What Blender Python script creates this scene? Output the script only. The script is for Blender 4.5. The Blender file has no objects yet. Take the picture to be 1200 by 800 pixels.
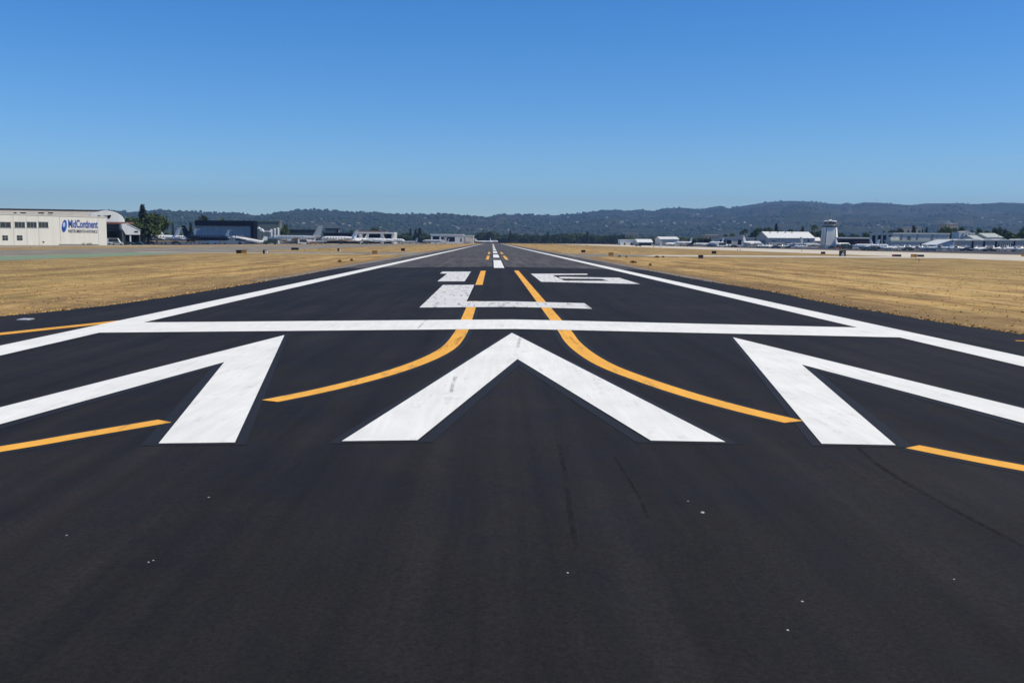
import bpy, bmesh, math, random
import numpy as np
from mathutils import Vector, Matrix
random.seed(7); rng = np.random.default_rng(7)
R = math.radians
S = bpy.context.scene
COL = S.collection

# ------------------------------------------------------------------ camera
FPX, ROLL, CAMH, VPX, VPY = 1100.0, 0.0075, 2.5, 577.0, 283.3
_c, _s = math.cos(ROLL), math.sin(ROLL)
_a, _b = VPX - 600, 400 - VPY
_x, _y = _a * _c - _b * _s, _a * _s + _b * _c
PITCH = math.atan2(_y, FPX); YAW = math.atan2(_x, math.hypot(FPX, _y))
CAMM = Matrix.Rotation(YAW, 3, 'Z') @ Matrix.Rotation(math.pi / 2 - PITCH, 3, 'X') @ Matrix.Rotation(ROLL, 3, 'Z')
cam_d = bpy.data.cameras.new('camera'); cam = bpy.data.objects.new('camera', cam_d); COL.objects.link(cam)
cam.matrix_world = Matrix.Translation((0, 0, CAMH)) @ CAMM.to_4x4()
cam_d.sensor_width = 36; cam_d.lens = 36 * FPX / 1200; cam_d.clip_end = 60000; cam_d.clip_start = 0.1
S.camera = cam

# ------------------------------------------------------------------ light
SUN_EL, SUN_AZ = R(56), R(-15)          # azimuth measured from +X towards +Y
sd = Vector((math.cos(SUN_EL) * math.cos(SUN_AZ), math.cos(SUN_EL) * math.sin(SUN_AZ), math.sin(SUN_EL)))
W = bpy.data.worlds.new('World'); S.world = W; W.use_nodes = True
nt = W.node_tree; nt.nodes.clear()
sky = nt.nodes.new('ShaderNodeTexSky'); sky.sky_type = 'NISHITA'; sky.sun_disc = False
sky.sun_elevation = SUN_EL; sky.sun_rotation = math.atan2(sd.x, sd.y)
sky.altitude = 1200; sky.air_density = 1.1; sky.dust_density = 0.0; sky.ozone_density = 2.0
bgn = nt.nodes.new('ShaderNodeBackground'); bgn.inputs['Strength'].default_value = 0.105
out = nt.nodes.new('ShaderNodeOutputWorld')
hs = nt.nodes.new('ShaderNodeHueSaturation'); hs.inputs['Saturation'].default_value = 1.4
tint = nt.nodes.new('ShaderNodeMix'); tint.data_type = 'RGBA'; tint.blend_type = 'MULTIPLY'; tint.inputs[0].default_value = 1; tint.inputs[7].default_value = (.78, 1.0, 1.25, 1)
nt.links.new(sky.outputs[0], hs.inputs['Color']); nt.links.new(hs.outputs[0], tint.inputs[6])
# a few faint wisps of cirrus low over the hills
wtc = nt.nodes.new('ShaderNodeTexCoord'); wmp = nt.nodes.new('ShaderNodeMapping'); wmp.inputs['Scale'].default_value = (7, 7, 75); nt.links.new(wtc.outputs['Generated'], wmp.inputs[0])
wn = nt.nodes.new('ShaderNodeTexNoise'); wn.inputs['Scale'].default_value = 1.0; wn.inputs['Detail'].default_value = 6; wn.inputs['Roughness'].default_value = .6; nt.links.new(wmp.outputs[0], wn.inputs['Vector'])
wr = nt.nodes.new('ShaderNodeMapRange'); wr.inputs['From Min'].default_value = .55; wr.inputs['From Max'].default_value = .75; wr.inputs['To Max'].default_value = .30; nt.links.new(wn.outputs['Fac'], wr.inputs['Value'])
wsp = nt.nodes.new('ShaderNodeSeparateXYZ'); nt.links.new(wtc.outputs['Generated'], wsp.inputs[0])
wz = nt.nodes.new('ShaderNodeMapRange'); wz.inputs['From Min'].default_value = .10; wz.inputs['From Max'].default_value = .05; nt.links.new(wsp.outputs[2], wz.inputs['Value'])
wm = nt.nodes.new('ShaderNodeMath'); wm.operation = 'MULTIPLY'; nt.links.new(wr.outputs[0], wm.inputs[0]); nt.links.new(wz.outputs[0], wm.inputs[1])
wx_ = nt.nodes.new('ShaderNodeMix'); wx_.data_type = 'RGBA'; wx_.inputs[7].default_value = (5.5, 6.2, 7.0, 1); nt.links.new(wm.outputs[0], wx_.inputs[0]); nt.links.new(tint.outputs[2], wx_.inputs[6])
nt.links.new(wx_.outputs[2], bgn.inputs['Color']); nt.links.new(bgn.outputs[0], out.inputs['Surface'])
sl = bpy.data.lights.new('sun', 'SUN'); sl.energy = 4.35; sl.angle = R(0.5); sl.color = (1.0, 0.90, 0.67)
so = bpy.data.objects.new('sun', sl); COL.objects.link(so)
so.rotation_euler = (-sd).to_track_quat('-Z', 'Y').to_euler()
S.view_settings.view_transform = 'Standard'; S.view_settings.look = 'None'
S.view_settings.exposure = 0.0; S.view_settings.gamma = 1; S.view_settings.use_curve_mapping = False
S.cycles.max_bounces = 5; S.cycles.volume_bounces = 0; S.cycles.transparent_max_bounces = 6

# ------------------------------------------------------------------ ground profile and picture geometry
XC = 0.62
XB = [-60000, -17, -11.6, -5, -1, 0, 1, 5, 11.6, 17, 60000]
ZB = [-.10, -.10, 0, .105, .168, .18, .168, .105, 0, -.10, -.10]
def Z(X): return float(np.interp(X - XC, XB, ZB))
GZ = -0.10
def ray(px, py): return CAMM @ Vector((px - 600, 400 - py, -FPX))
def G(px, py):
    d = ray(px, py); z = 0.0
    for i in range(30):
        t = (z - CAMH) / d.z; X = d.x * t; z = .5 * z + .5 * Z(X)
    return X, d.y * t
def hor(px): return VPY + ROLL * (px - VPX)
def at(px, Y):
    d = ray(px, hor(px)); return d.x / d.y * Y
def zat(px, py, Y):
    d = ray(px, py); return CAMH + d.z / d.y * Y

# ------------------------------------------------------------------ materials
MATS = {}
def nodes_of(m): return m.node_tree.nodes, m.node_tree.links
def pbsdf(m): return m.node_tree.nodes['Principled BSDF']
def mat(name, col, rough=.7, metal=0., var=.12, scale=1.5, spec=.4, objvar=0.0, streak=False):
    """principled material with procedural weathering: broad blotches plus fine grain"""
    if name in MATS: return MATS[name]
    m = bpy.data.materials.new(name); m.use_nodes = True; MATS[name] = m
    N, L = nodes_of(m); p = pbsdf(m)
    p.inputs['Roughness'].default_value = rough; p.inputs['Metallic'].default_value = metal
    p.inputs['Specular IOR Level'].default_value = spec
    tc = N.new('ShaderNodeTexCoord'); mp = N.new('ShaderNodeMapping')
    if streak: mp.inputs['Scale'].default_value = (1, 1, .15)
    L.new(tc.outputs['Object'], mp.inputs['Vector'])
    n = N.new('ShaderNodeTexNoise'); n.inputs['Scale'].default_value = scale; n.inputs['Detail'].default_value = 6
    L.new(mp.outputs[0], n.inputs['Vector'])
    mr = N.new('ShaderNodeMapRange'); mr.inputs['From Min'].default_value = .3; mr.inputs['From Max'].default_value = .7
    mr.inputs['To Min'].default_value = 1 - var; mr.inputs['To Max'].default_value = 1 + var
    L.new(n.outputs['Fac'], mr.inputs['Value'])
    last = mr.outputs[0]
    if objvar:
        oi = N.new('ShaderNodeObjectInfo'); m2 = N.new('ShaderNodeMapRange')
        m2.inputs['To Min'].default_value = 1 - objvar; m2.inputs['To Max'].default_value = 1 + objvar
        L.new(oi.outputs['Random'], m2.inputs['Value'])
        mm = N.new('ShaderNodeMath'); mm.operation = 'MULTIPLY'; L.new(last, mm.inputs[0]); L.new(m2.outputs[0], mm.inputs[1]); last = mm.outputs[0]
    vm = N.new('ShaderNodeVectorMath'); vm.operation = 'SCALE'; vm.inputs[0].default_value = col[:3]
    L.new(last, vm.inputs['Scale']); L.new(vm.outputs[0], p.inputs['Base Color'])
    return m

class NB:
    """small node-building helper"""
    def __init__(s, m): s.N, s.L = nodes_of(m); s.tc = s.N.new('ShaderNodeTexCoord').outputs['Object']
    def mapv(s, scale=(1, 1, 1), loc=(0, 0, 0), rot=(0, 0, 0)):
        n = s.N.new('ShaderNodeMapping'); n.inputs['Scale'].default_value = scale; n.inputs['Location'].default_value = loc; n.inputs['Rotation'].default_value = rot
        s.L.new(s.tc, n.inputs['Vector']); return n.outputs[0]
    def noise(s, v, scale, detail=5, rough=.55, dist=0):
        n = s.N.new('ShaderNodeTexNoise'); n.inputs['Scale'].default_value = scale; n.inputs['Detail'].default_value = detail
        n.inputs['Roughness'].default_value = rough; n.inputs['Distortion'].default_value = dist; s.L.new(v, n.inputs['Vector']); return n.outputs['Fac']
    def rng(s, v, a, b, c, d, smooth=False):
        n = s.N.new('ShaderNodeMapRange'); n.inputs['From Min'].default_value = a; n.inputs['From Max'].default_value = b
        n.inputs['To Min'].default_value = c; n.inputs['To Max'].default_value = d
        if smooth: n.interpolation_type = 'SMOOTHSTEP'
        s.L.new(v, n.inputs['Value']); return n.outputs[0]
    def math(s, op, a, b=None):
        n = s.N.new('ShaderNodeMath'); n.operation = op
        for i, q in enumerate((a, b)):
            if q is None: continue
            if isinstance(q, (int, float)): n.inputs[i].default_value = q
            else: s.L.new(q, n.inputs[i])
        return n.outputs[0]
    def mix(s, f, a, b):
        n = s.N.new('ShaderNodeMix'); n.data_type = 'RGBA'
        for i, q in ((0, f), (6, a), (7, b)):
            if isinstance(q, (int, float)): n.inputs[i].default_value = q
            elif isinstance(q, tuple): n.inputs[i].default_value = (*q, 1)
            else: s.L.new(q, n.inputs[i])
        return n.outputs[2]
    def scale(s, c, f):
        n = s.N.new('ShaderNodeVectorMath'); n.operation = 'SCALE'
        if isinstance(c, tuple): n.inputs[0].default_value = c
        else: s.L.new(c, n.inputs[0])
        s.L.new(f, n.inputs['Scale']); return n.outputs[0]
    def sep(s, v=None):
        n = s.N.new('ShaderNodeSeparateXYZ'); s.L.new(v or s.tc, n.inputs[0]); return n.outputs
    def bump(s, h, strength, dist, p):
        n = s.N.new('ShaderNodeBump'); n.inputs['Strength'].default_value = strength; n.inputs['Distance'].default_value = dist
        s.L.new(h, n.inputs['Height']); s.L.new(n.outputs[0], p.inputs['Normal'])

def asphalt_mat(name, base, warm, lanes=True, agg=1.0, spec=.24):
    m = bpy.data.materials.new(name); m.use_nodes = True; b = NB(m); p = pbsdf(m)
    broad = b.rng(b.noise(b.tc, .12, 4), .3, .7, .76, 1.24)
    streak = b.rng(b.noise(b.mapv((1.6, .05, 1)), 1.0, 6, .65), .32, .68, .58, 1.42)
    mid = b.rng(b.noise(b.mapv((1, .6, 1)), 1.7, 7, .72), .3, .7, .78, 1.22)
    fine = b.rng(b.noise(b.tc, 26, 6, .9), .36, .64, 1 - agg * .55, 1 + agg * .55)
    f = b.math('MULTIPLY', b.math('MULTIPLY', broad, streak), b.math('MULTIPLY', mid, fine))
    # pale stone flecks worn out of the mat
    fleck = b.rng(b.noise(b.tc, 130, 2, .5), .70, .76, 0, 1)
    c = b.mix(b.rng(b.noise(b.tc, .35, 4), .35, .65, 0, 1), base, warm)
    c = b.scale(c, f)
    if lanes:   # paving lane seams every 3.8 m, hair-thin and broken
        x = b.sep()[0]
        ph = b.math('FRACT', b.math('MULTIPLY', b.math('ADD', x, 1.2), 1 / 3.81))
        seam = b.math('MULTIPLY', b.rng(b.math('ABSOLUTE', b.math('SUBTRACT', ph, .5)), .0, .008, 1, 0), b.rng(b.noise(b.mapv((1, .3, 1)), 1.3, 3), .45, .6, 0, .5))
        c = b.mix(seam, c, (.012, .012, .014))
    c = b.mix(b.math('MULTIPLY', b.rng(b.noise(b.tc, 11, 4, .8), .66, .74, 0, 1), .6), c, (.004, .004, .004))
    c = b.mix(b.math('MULTIPLY', fleck, .35), c, (.12, .115, .11))
    b.L.new(c, p.inputs['Base Color']); p.inputs['Specular IOR Level'].default_value = spec
    b.L.new(b.rng(mid, .78, 1.22, .72, .95), p.inputs['Roughness'])
    b.bump(b.noise(b.tc, 70, 4, .8), .55, .006, p)
    MATS[name] = m; return m
asphalt_new = asphalt_mat('fresh_asphalt', (.0120, .0100, .0088), (.0165, .0132, .0112))
asphalt_old = asphalt_mat('worn_asphalt', (.072, .066, .064), (.084, .076, .070), agg=.35)
asphalt_taxi = asphalt_mat('taxiway_asphalt', (.21, .19, .16), (.25, .225, .18), lanes=False, agg=.3, spec=.05)
ramp_mat = asphalt_mat('ramp_asphalt', (.060, .055, .055), (.085, .078, .075), lanes=False, agg=.3)

def paint_mat(name, col, dirt=(.30, .29, .28), wear=.5, rubber=0.0):
    m = bpy.data.materials.new(name); m.use_nodes = True; b = NB(m); p = pbsdf(m)
    v = b.rng(b.noise(b.tc, .8, 5), .3, .7, .93, 1.05)
    v2 = b.rng(b.noise(b.mapv((9, .5, 1)), 1.0, 5, .65), .3, .7, .93, 1.06)
    c = b.scale(col, b.math('MULTIPLY', v, v2))
    spots = b.rng(b.noise(b.mapv((1, 1, 1)), 38, 4, .7), .62 , .74, 0, wear)
    c = b.mix(spots, c, dirt)
    if rubber:   # tyre scrubs: short dark dashes elongated along the runway
        r = b.math('MULTIPLY', b.rng(b.noise(b.mapv((5, .55, 1), (3, 8, 0)), 1.0, 4, .65), .555, .60, 0, 1), b.rng(b.noise(b.mapv((1, 1, 1)), 4, 5, .8), .47, .56, 0, rubber))
        c = b.mix(r, c, (.06, .058, .06))
    b.L.new(c, p.inputs['Base Color']); p.inputs['Roughness'].default_value = .75; p.inputs['Specular IOR Level'].default_value = .3
    b.bump(b.noise(b.tc, 70, 4, .8), .35, .005, p)
    MATS[name] = m; return m
white_paint = paint_mat('white_road_paint', (.80, .79, .745), wear=.12, rubber=.13)
white_scuffed = paint_mat('scuffed_white_road_paint', (.68, .67, .645), wear=.35, rubber=.95)
yellow_paint = paint_mat('yellow_road_paint', (.86, .42, .055), (.35, .20, .05), wear=.3, rubber=.35)
seal_paint = paint_mat('dark_seal_border', (.0150, .0150, .0160), (.03, .03, .033), wear=.3)
green_paint = paint_mat('green_taxiway_paint', (.20, .265, .155), (.25, .24, .17), wear=.5)

def skid_mat():
    m = bpy.data.materials.new('tyre_rubber_mark'); m.use_nodes = True; b = NB(m); p = pbsdf(m)
    p.inputs['Base Color'].default_value = (.011, .0085, .007, 1); p.inputs['Roughness'].default_value = .95; p.inputs['Specular IOR Level'].default_value = .08
    a = b.math('MULTIPLY', b.rng(b.noise(b.mapv((1, .35, 1)), 30, 4, .8), .36, .66, .0, .5), b.rng(b.noise(b.tc, 1.4, 3), .35, .6, .1, 1))
    b.L.new(a, p.inputs['Alpha']); return m

def grass_mat():
    m = bpy.data.materials.new('dry_grass_ground'); m.use_nodes = True; b = NB(m); p = pbsdf(m)
    x = b.math('ABSOLUTE', b.math('SUBTRACT', b.sep()[0], 6.5))
    n1 = b.noise(b.tc, .06, 5, .6); n2 = b.noise(b.mapv((1, .25, 1)), .22, 6, .7); n3 = b.noise(b.tc, 1.6, 6, .7); n4 = b.noise(b.tc, 14, 5, .75)
    gold = b.mix(b.rng(n3, .35, .65, 0, 1), (.42, .265, .090), (.57, .38, .16))
    dull = b.mix(b.rng(n3, .4, .62, 0, 1), (.29, .20, .080), (.43, .31, .13))
    brown = (.23, .15, .07)
    green = (.17, .17, .06)
    edge = b.rng(b.math('ADD', x, b.rng(n1, .3, .7, -12, 12)), 26, 46, 0, 1, True)
    c = b.mix(b.math('MULTIPLY', edge, .8), gold, dull)
    c = b.mix(b.rng(n2, .46, .60, 0, .8), c, brown)
    c = b.mix(b.math('MULTIPLY', b.rng(b.noise(b.tc, .2, 5, .7), .54, .66, 0, .75), b.rng(n3, .4, .55, .2, 1)), c, green)
    # mower tracks running across and along
    tr = b.math('MAXIMUM', b.rng(b.noise(b.mapv((.30, .012, 1)), 1.3, 6, .8), .51, .59, 0, .65), b.rng(b.noise(b.mapv((1.1, .045, 1), (4, 1, 0)), 1.3, 5, .75), .54, .62, 0, .6))
    c = b.mix(tr, c, (.17, .105, .045))
    c = b.mix(b.rng(b.noise(b.mapv((.25, .015, 1), (7, 3, 0)), 1.1, 6, .8), .55, .66, 0, .6), c, (.62, .44, .21))
    dirt = b.math('MULTIPLY', b.rng(b.math('ADD', b.math('ABSOLUTE', b.math('SUBTRACT', b.sep()[0], .2)), b.rng(n3, .3, .7, -1.2, 1.2)), 15.4, 19.5, 1, 0), .9)
    c = b.mix(dirt, c, (.21, .135, .065))
    c = b.scale(c, b.rng(b.noise(b.tc, .55, 5, .7), .3, .7, .74, 1.26))
    c = b.scale(c, b.rng(n4, .28, .72, .84, 1.16))
    b.L.new(c, p.inputs['Base Color']); p.inputs['Roughness'].default_value = .95; p.inputs['Specular IOR Level'].default_value = .1
    b.bump(n4, .5, .03, p)
    MATS['grass'] = m; return m
grass_ground = grass_mat()
concrete = mat('taxiway_concrete', (.58, .52, .43), .9, var=.16, scale=.12, spec=.05)
concrete_pale = mat('pale_ramp_concrete', (.55, .49, .40), .9, var=.15, scale=.2, spec=.05)
shoulder_mat = mat('grey_shoulder', (.20, .175, .15), .9, var=.2, scale=.4)

# ------------------------------------------------------------------ mesh building
class MB:
    def __init__(s): s.v = []; s.f = []
    def add(s, vs, fs):
        o = len(s.v); s.v += [tuple(q) for q in vs]; s.f += [tuple(o + i for i in f) for f in fs]; return s
    def box(s, x0, x1, y0, y1, z0, z1, bev=0):
        return s.add([(x0, y0, z0), (x1, y0, z0), (x1, y1, z0), (x0, y1, z0), (x0, y0, z1), (x1, y0, z1), (x1, y1, z1), (x0, y1, z1)],
                     [(0, 3, 2, 1), (4, 5, 6, 7), (0, 1, 5, 4), (1, 2, 6, 5), (2, 3, 7, 6), (3, 0, 4, 7)])
    def prism(s, pts, a0, a1, axis='y'):
        """extrude a 2D outline; axis y: outline in x,z; axis x: outline in y,z; axis z: outline in x,y"""
        n = len(pts)
        def P(p, a): return (p[0], a, p[1]) if axis == 'y' else ((a, p[0], p[1]) if axis == 'x' else (p[0], p[1], a))
        return s.add([P(p, a0) for p in pts] + [P(p, a1) for p in pts],
                     [tuple(range(n)), tuple(range(2 * n - 1, n - 1, -1))] + [(i, i + n, (i + 1) % n + n, (i + 1) % n) for i in range(n)])
    def loft(s, rings, caps=True):
        n = len(rings[0]); o = len(s.v)
        for r in rings: s.v += [tuple(q) for q in r]
        for k in range(len(rings) - 1):
            for i in range(n):
                a = o + k * n; s.f.append((a + i, a + (i + 1) % n, a + n + (i + 1) % n, a + n + i))
        if caps:
            s.f.append(tuple(o + i for i in range(n))[::-1]); s.f.append(tuple(o + (len(rings) - 1) * n + i for i in range(n)))
        return s
    def tube(s, p0, p1, r0, r1=None, n=8):
        r1 = r0 if r1 is None else r1
        p0, p1 = Vector(p0), Vector(p1); d = (p1 - p0).normalized()
        u = d.orthogonal().normalized(); w = d.cross(u)
        return s.loft([[p + (u * math.cos(t) + w * math.sin(t)) * r for t in [2 * math.pi * i / n for i in range(n)]] for p, r in ((p0, r0), (p1, r1))])
    def build(s, name, m, parent=None, loc=None, smooth=False, fix=True):
        me = bpy.data.meshes.new(name); me.from_pydata(s.v, [], s.f)
        if fix:
            bm = bmesh.new(); bm.from_mesh(me); bmesh.ops.recalc_face_normals(bm, faces=bm.faces); bm.to_mesh(me); bm.free()
        if smooth:
            me.shade_smooth() if hasattr(me, 'shade_smooth') else None
            try: me.set_sharp_from_angle(angle=R(38))
            except Exception: pass
        me.materials.append(m)
        o = bpy.data.objects.new(name, me); COL.objects.link(o)
        if parent is not None: o.parent = parent
        if loc is not None: o.location = loc
        return o
LABELS = {}
def tag(o, label, cat, group=None):
    o['label'] = label; o['category'] = cat
    if group: o['group'] = group
    return o
def thing(name, label, cat, loc=(0, 0, 0), rot=0, group=None, scale=None):
    o = bpy.data.objects.new(name, None); COL.objects.link(o); o.location = loc; o.rotation_euler = (0, 0, rot)
    o.empty_display_size = .5
    if scale: o.scale = scale
    return tag(o, label, cat, group)
def struct(o, kind='structure'): o['kind'] = kind; return o
KIDS = {}
def dup(root, loc, rot, label, group=None, scale=None):
    if not KIDS.get('ready'): pass
    r = root.copy(); COL.objects.link(r); r.location = loc; r.rotation_euler = (0, 0, rot); r['label'] = label
    if group: r['group'] = group
    if scale: r.scale = scale
    for ch in [o for o in root.children]:
        c = ch.copy(); COL.objects.link(c); c.parent = r
        for g in [o for o in ch.children]:
            d = g.copy(); COL.objects.link(d); d.parent = c
    return r

# sheets that follow the cambered ground
def sheet(name, polys, m, dz, dens=None):
    """flat polygons (lists of world x,y) cut at the camber breaks and laid dz above the profile"""
    bm = bmesh.new()
    for pts in polys:
        vs = [bm.verts.new((x, y, 0)) for x, y in pts]
        bm.faces.new(vs)
    for xb in XB[1:-1]:
        bmesh.ops.bisect_plane(bm, geom=bm.verts[:] + bm.edges[:] + bm.faces[:], plane_co=(xb + XC, 0, 0), plane_no=(1, 0, 0), dist=1e-5)
    bmesh.ops.triangulate(bm, faces=bm.faces[:])
    for v in bm.verts: v.co.z = Z(v.co.x) + dz
    bmesh.ops.recalc_face_normals(bm, faces=bm.faces)
    for f in bm.faces:
        if f.normal.z < 0: f.normal_flip()
    me = bpy.data.meshes.new(name); bm.to_mesh(me); bm.free(); me.materials.append(m)
    o = bpy.data.objects.new(name, me); COL.objects.link(o); return struct(o)
def rect(x0, x1, y0, y1): return [(x0, y0), (x1, y0), (x1, y1), (x0, y1)]
def jit(pts, step, amp):
    """subdivide an outline and roughen it"""
    o = []
    for i in range(len(pts)):
        a, b = pts[i], pts[(i + 1) % len(pts)]; n = max(1, int(math.hypot(b[0] - a[0], b[1] - a[1]) / step)); n = min(n, 160)
        for k in range(n):
            t = k / n; o.append((a[0] + (b[0] - a[0]) * t + random.gauss(0, amp), a[1] + (b[1] - a[1]) * t + random.gauss(0, amp)))
    return o

# ================================================================== GROUND
sheet('ground', [rect(-10500, -400, -1500, 11000), rect(-400, 400, -1500, 11000), rect(400, 10500, -1500, 11000)], grass_ground, -.03)
EL = [(-14.3, 88.5), (-14.3, 80), (-14.1, 66), (-14.3, 51), (-14.5, 42), (-14.9, 37.2), (-15.6, 34), (-16.5, 31.6), (-18.5, 30.0), (-23, 29.0), (-80, 27)]
ER = [(14.5, 88.5), (14.4, 70), (14.7, 60), (15.0, 50), (14.6, 40), (14.9, 31), (15.5, 26.8), (17.5, 25), (24, 23.5), (80, 22)]
def jl(pts, step, amp): # open polyline
    o = [pts[0]]
    for i in range(len(pts) - 1):
        a, b = pts[i], pts[i + 1]; n = max(1, int(math.hypot(b[0] - a[0], b[1] - a[1]) / step))
        for k in range(1, n + 1):
            t = k / n; o.append((a[0] + (b[0] - a[0]) * t + (random.gauss(0, amp) if k < n else 0), a[1] + (b[1] - a[1]) * t))
    return o
EDGE_L = jl(EL, .5, .05); EDGE_R = jl(ER, .5, .05)
sheet('runway_overrun_asphalt', [EDGE_L + [(-80, -40), (80, -40)] + EDGE_R[::-1]], asphalt_new, 0)
fl = jl([(-14.2, 88.5), (-14.0, 180), (-14.6, 300), (-14.0, 1300)], 4, .15)
fr = jl([(14.4, 88.5), (14.6, 180), (14.6, 300), (14.6, 1300)], 4, .15)
sheet('runway', [fl + fr[::-1]], asphalt_old, 0)
for sx in (-1, 1):  # sandy shoulders
    sheet('runway_shoulder', [[(sx * 14.2 + (.3 if sx > 0 else 0), 60)] + [(sx * (15.0 + .0016 * y + random.random() * .5), y) for y in range(60, 500, 6)] + [(sx * 14.6, 500), (sx * 13.9, 500)]], shoulder_mat, -.012)
# taxiways, connectors, ramps
sheet('connector_taxiway', [[(-14, 176), (-22, 186), (-40, 190), (-72, 190), (-72, 214), (-40, 214), (-24, 219), (-14, 235)]], asphalt_taxi, -.018)
sheet('connector_taxiway', [[(14, 165), (22, 178), (34, 182), (94, 184), (94, 212), (34, 210), (22, 216), (14, 232)]], asphalt_taxi, -.018)
sheet('pale_connector_strip', [[(30, 187), (94, 187), (94, 209), (36, 207)]], concrete_pale, -.012)
sheet('pale_connector_strip', [[(-72, 190), (-28, 189), (-28, 193.5), (-72, 194.5)]], concrete_pale, -.012)
sheet('taxiway', [rect(-107, -57, -300, 1400)], asphalt_taxi, -.022)
sheet('green_painted_island', [[(-57.5, -100), (-57.5, 150), (-58, 178), (-70, 186), (-70.5, 176), (-71, -100)]], green_paint, -.016)
sheet('taxiway', [rect(92, 149, -300, 1400)], concrete, -.022)
sheet('ramp', [rect(156, 420, -200, 1300)], ramp_mat, -.022)
sheet('ramp', [rect(-420, -134, 425, 1350)], ramp_mat, -.022)
sheet('pale_ramp_edge', [rect(-139, -134, 330, 1300)], concrete_pale, -.016)
sheet('ramp', [rect(-420, -134, -50, 425)], mat('dirt_lot', (.30, .25, .17), .95, var=.25, scale=.15), -.018)

# ================================================================== RUNWAY MARKINGS
DZ_B, DZ_Y, DZ_W = .004, .008, .012
CX = .51
def chev(ax):
    sx = ax
    return [(sx, 23.9), (sx + 2.27, 10.9), (sx + 1.38, 10.9), (sx, 18.5), (sx - 1.38, 10.9), (sx - 2.27, 10.9)]
def chev_long(ax, left):
    return chev(ax)
def band(a, b, w):
    """strip of width w along a->b on its left side"""
    d = Vector((b[0] - a[0], b[1] - a[1])).normalized(); n = Vector((-d.y, d.x)) * w
    return [a, b, (b[0] + n.x, b[1] + n.y), (a[0] + n.x, a[1] + n.y)]
for ax in (-11.05, -5.28, CX, 6.2, 11.95):
    c = chev(ax)
    if abs(ax) > 10:     # the outermost chevrons lie mostly outside: only the inner leg of each exists
        continue
    sheet('chevron_marking', [c], white_paint, DZ_W)
    sheet('marking_border', [[(ax, 24.4), (ax + 2.42, 10.8), (ax + 2.25, 10.9), (ax, 23.9)], [(ax, 23.9), (ax - 2.25, 10.9), (ax - 2.42, 10.8), (ax, 24.4)],
                             [(ax + 1.36, 10.9), (ax + 1.20, 10.8), (ax, 17.65), (ax, 18.5)], [(ax, 18.5), (ax, 17.65), (ax - 1.20, 10.8), (ax - 1.36, 10.9)],
                             [(ax + 1.22, 10.81), (ax + 2.4, 10.81), (ax + 2.25, 10.9), (ax + 1.36, 10.9)], [(ax - 2.4, 10.81), (ax - 1.22, 10.81), (ax - 1.36, 10.9), (ax - 2.25, 10.9)]], seal_paint, DZ_B)
# edge stripes and threshold bar
sheet('edge_line_marking', [rect(-11.5, -10.45, -20, 380), rect(-11.5, -10.6, 380, 1250)], white_paint, DZ_W)
sheet('edge_line_marking', [rect(10.95, 12.0, -20, 380), rect(10.95, 12.0, 380, 1250)], white_paint, DZ_W)
sheet('threshold_bar_marking', [[(-10.45, 25.1), (10.95, 24.85), (10.95, 27.8), (-10.45, 28.3)]], white_paint, DZ_W)
# numbers and letter
sheet('letter_marking', [[(-2.60, 33.6), (3.58, 33.4), (3.60, 36.5), (-1.0, 36.8), (-.97, 51.1), (-2.68, 51.2)]], white_scuffed, DZ_W)
sheet('runway_number_marking', [[G(*q) for q in ((518.2, 318.4), (552, 318.3), (544.5, 329.8), (512.6, 329.8), (524, 320.9), (515.6, 320.6))]], white_scuffed, DZ_W)
SIX = [(622, 320.8), (688, 320.8), (688.8, 322.1), (648, 322.4), (655.8, 324.6), (656.4, 326.6), (661, 328.9), (714, 329.2), (704.5, 327.0), (656.4, 326.3), (655.5, 324.4), (725.5, 325.6), (750, 333.0), (634, 330.3)]
six_w = [G(*q) for q in SIX]
x0, x1 = 2.87, 8.85; yb, yt = 55.8, 69.6
sheet('runway_number_marking', [[G(622, 320.8), G(688, 320.8), G(688.8, 322.1), G(647.5, 322.5), G(661, 328.9), G(714, 329.2), G(704.5, 327.0), G(656.4, 326.5), G(655.0, 324.4), G(725.5, 325.6), G(750, 333.0), G(634, 330.3)]], white_scuffed, DZ_W)
# centreline
y = 84.1; k = 0
while y < 1150:
    L0 = 35.2
    sheet('centreline_marking', [rect(.15, 1.08, y, y + L0)], white_paint, DZ_W)
    sheet('marking_border', [[(.15 - .16, y), (.15, y), (.15, y + L0), (.15 - .16, y + L0)], [(1.08, y), (1.24, y), (1.24, y + L0), (1.08, y + L0)]], seal_paint, DZ_B)
    y += 55; k += 1
# yellow lead-in lines
def ribbon(pts, w):
    P = [Vector(p) for p in pts]; l, r = [], []
    for i, p in enumerate(P):
        t = (P[min(i + 1, len(P) - 1)] - P[max(i - 1, 0)]).normalized(); n = Vector((-t.y, t.x)) * w / 2
        l.append(tuple(p + n)); r.append(tuple(p - n))
    return [[l[i], l[i + 1], r[i + 1], r[i]] for i in range(len(l) - 1)]
def smooth(pts, n=6):
    P = [Vector((*p, 0)) for p in pts]; o = []
    for i in range(len(P) - 1):
        a, b, c, d = P[max(i - 1, 0)], P[i], P[i + 1], P[min(i + 2, len(P) - 1)]
        for k in range(n):
            t = k / n; q = .5 * ((2 * b) + (-a + c) * t + (2 * a - 5 * b + 4 * c - d) * t * t + (-a + 3 * b - 3 * c + d) * t ** 3); o.append((q.x, q.y))
    o.append((P[-1].x, P[-1].y)); return o
YL = smooth([(-.74, 37), (-.76, 30), (-.78, 26), (-.82, 23.5), (-.93, 21), (-1.17, 19.2), (-1.55, 17.6), (-2.05, 16.15), (-2.66, 14.85), (-3.29, 13.83)])
YL2 = smooth([(-4.32, 12.33), (-5.0, 11.5), (-5.64, 10.72), (-7.4, 8.9), (-10, 6.9)])
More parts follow.
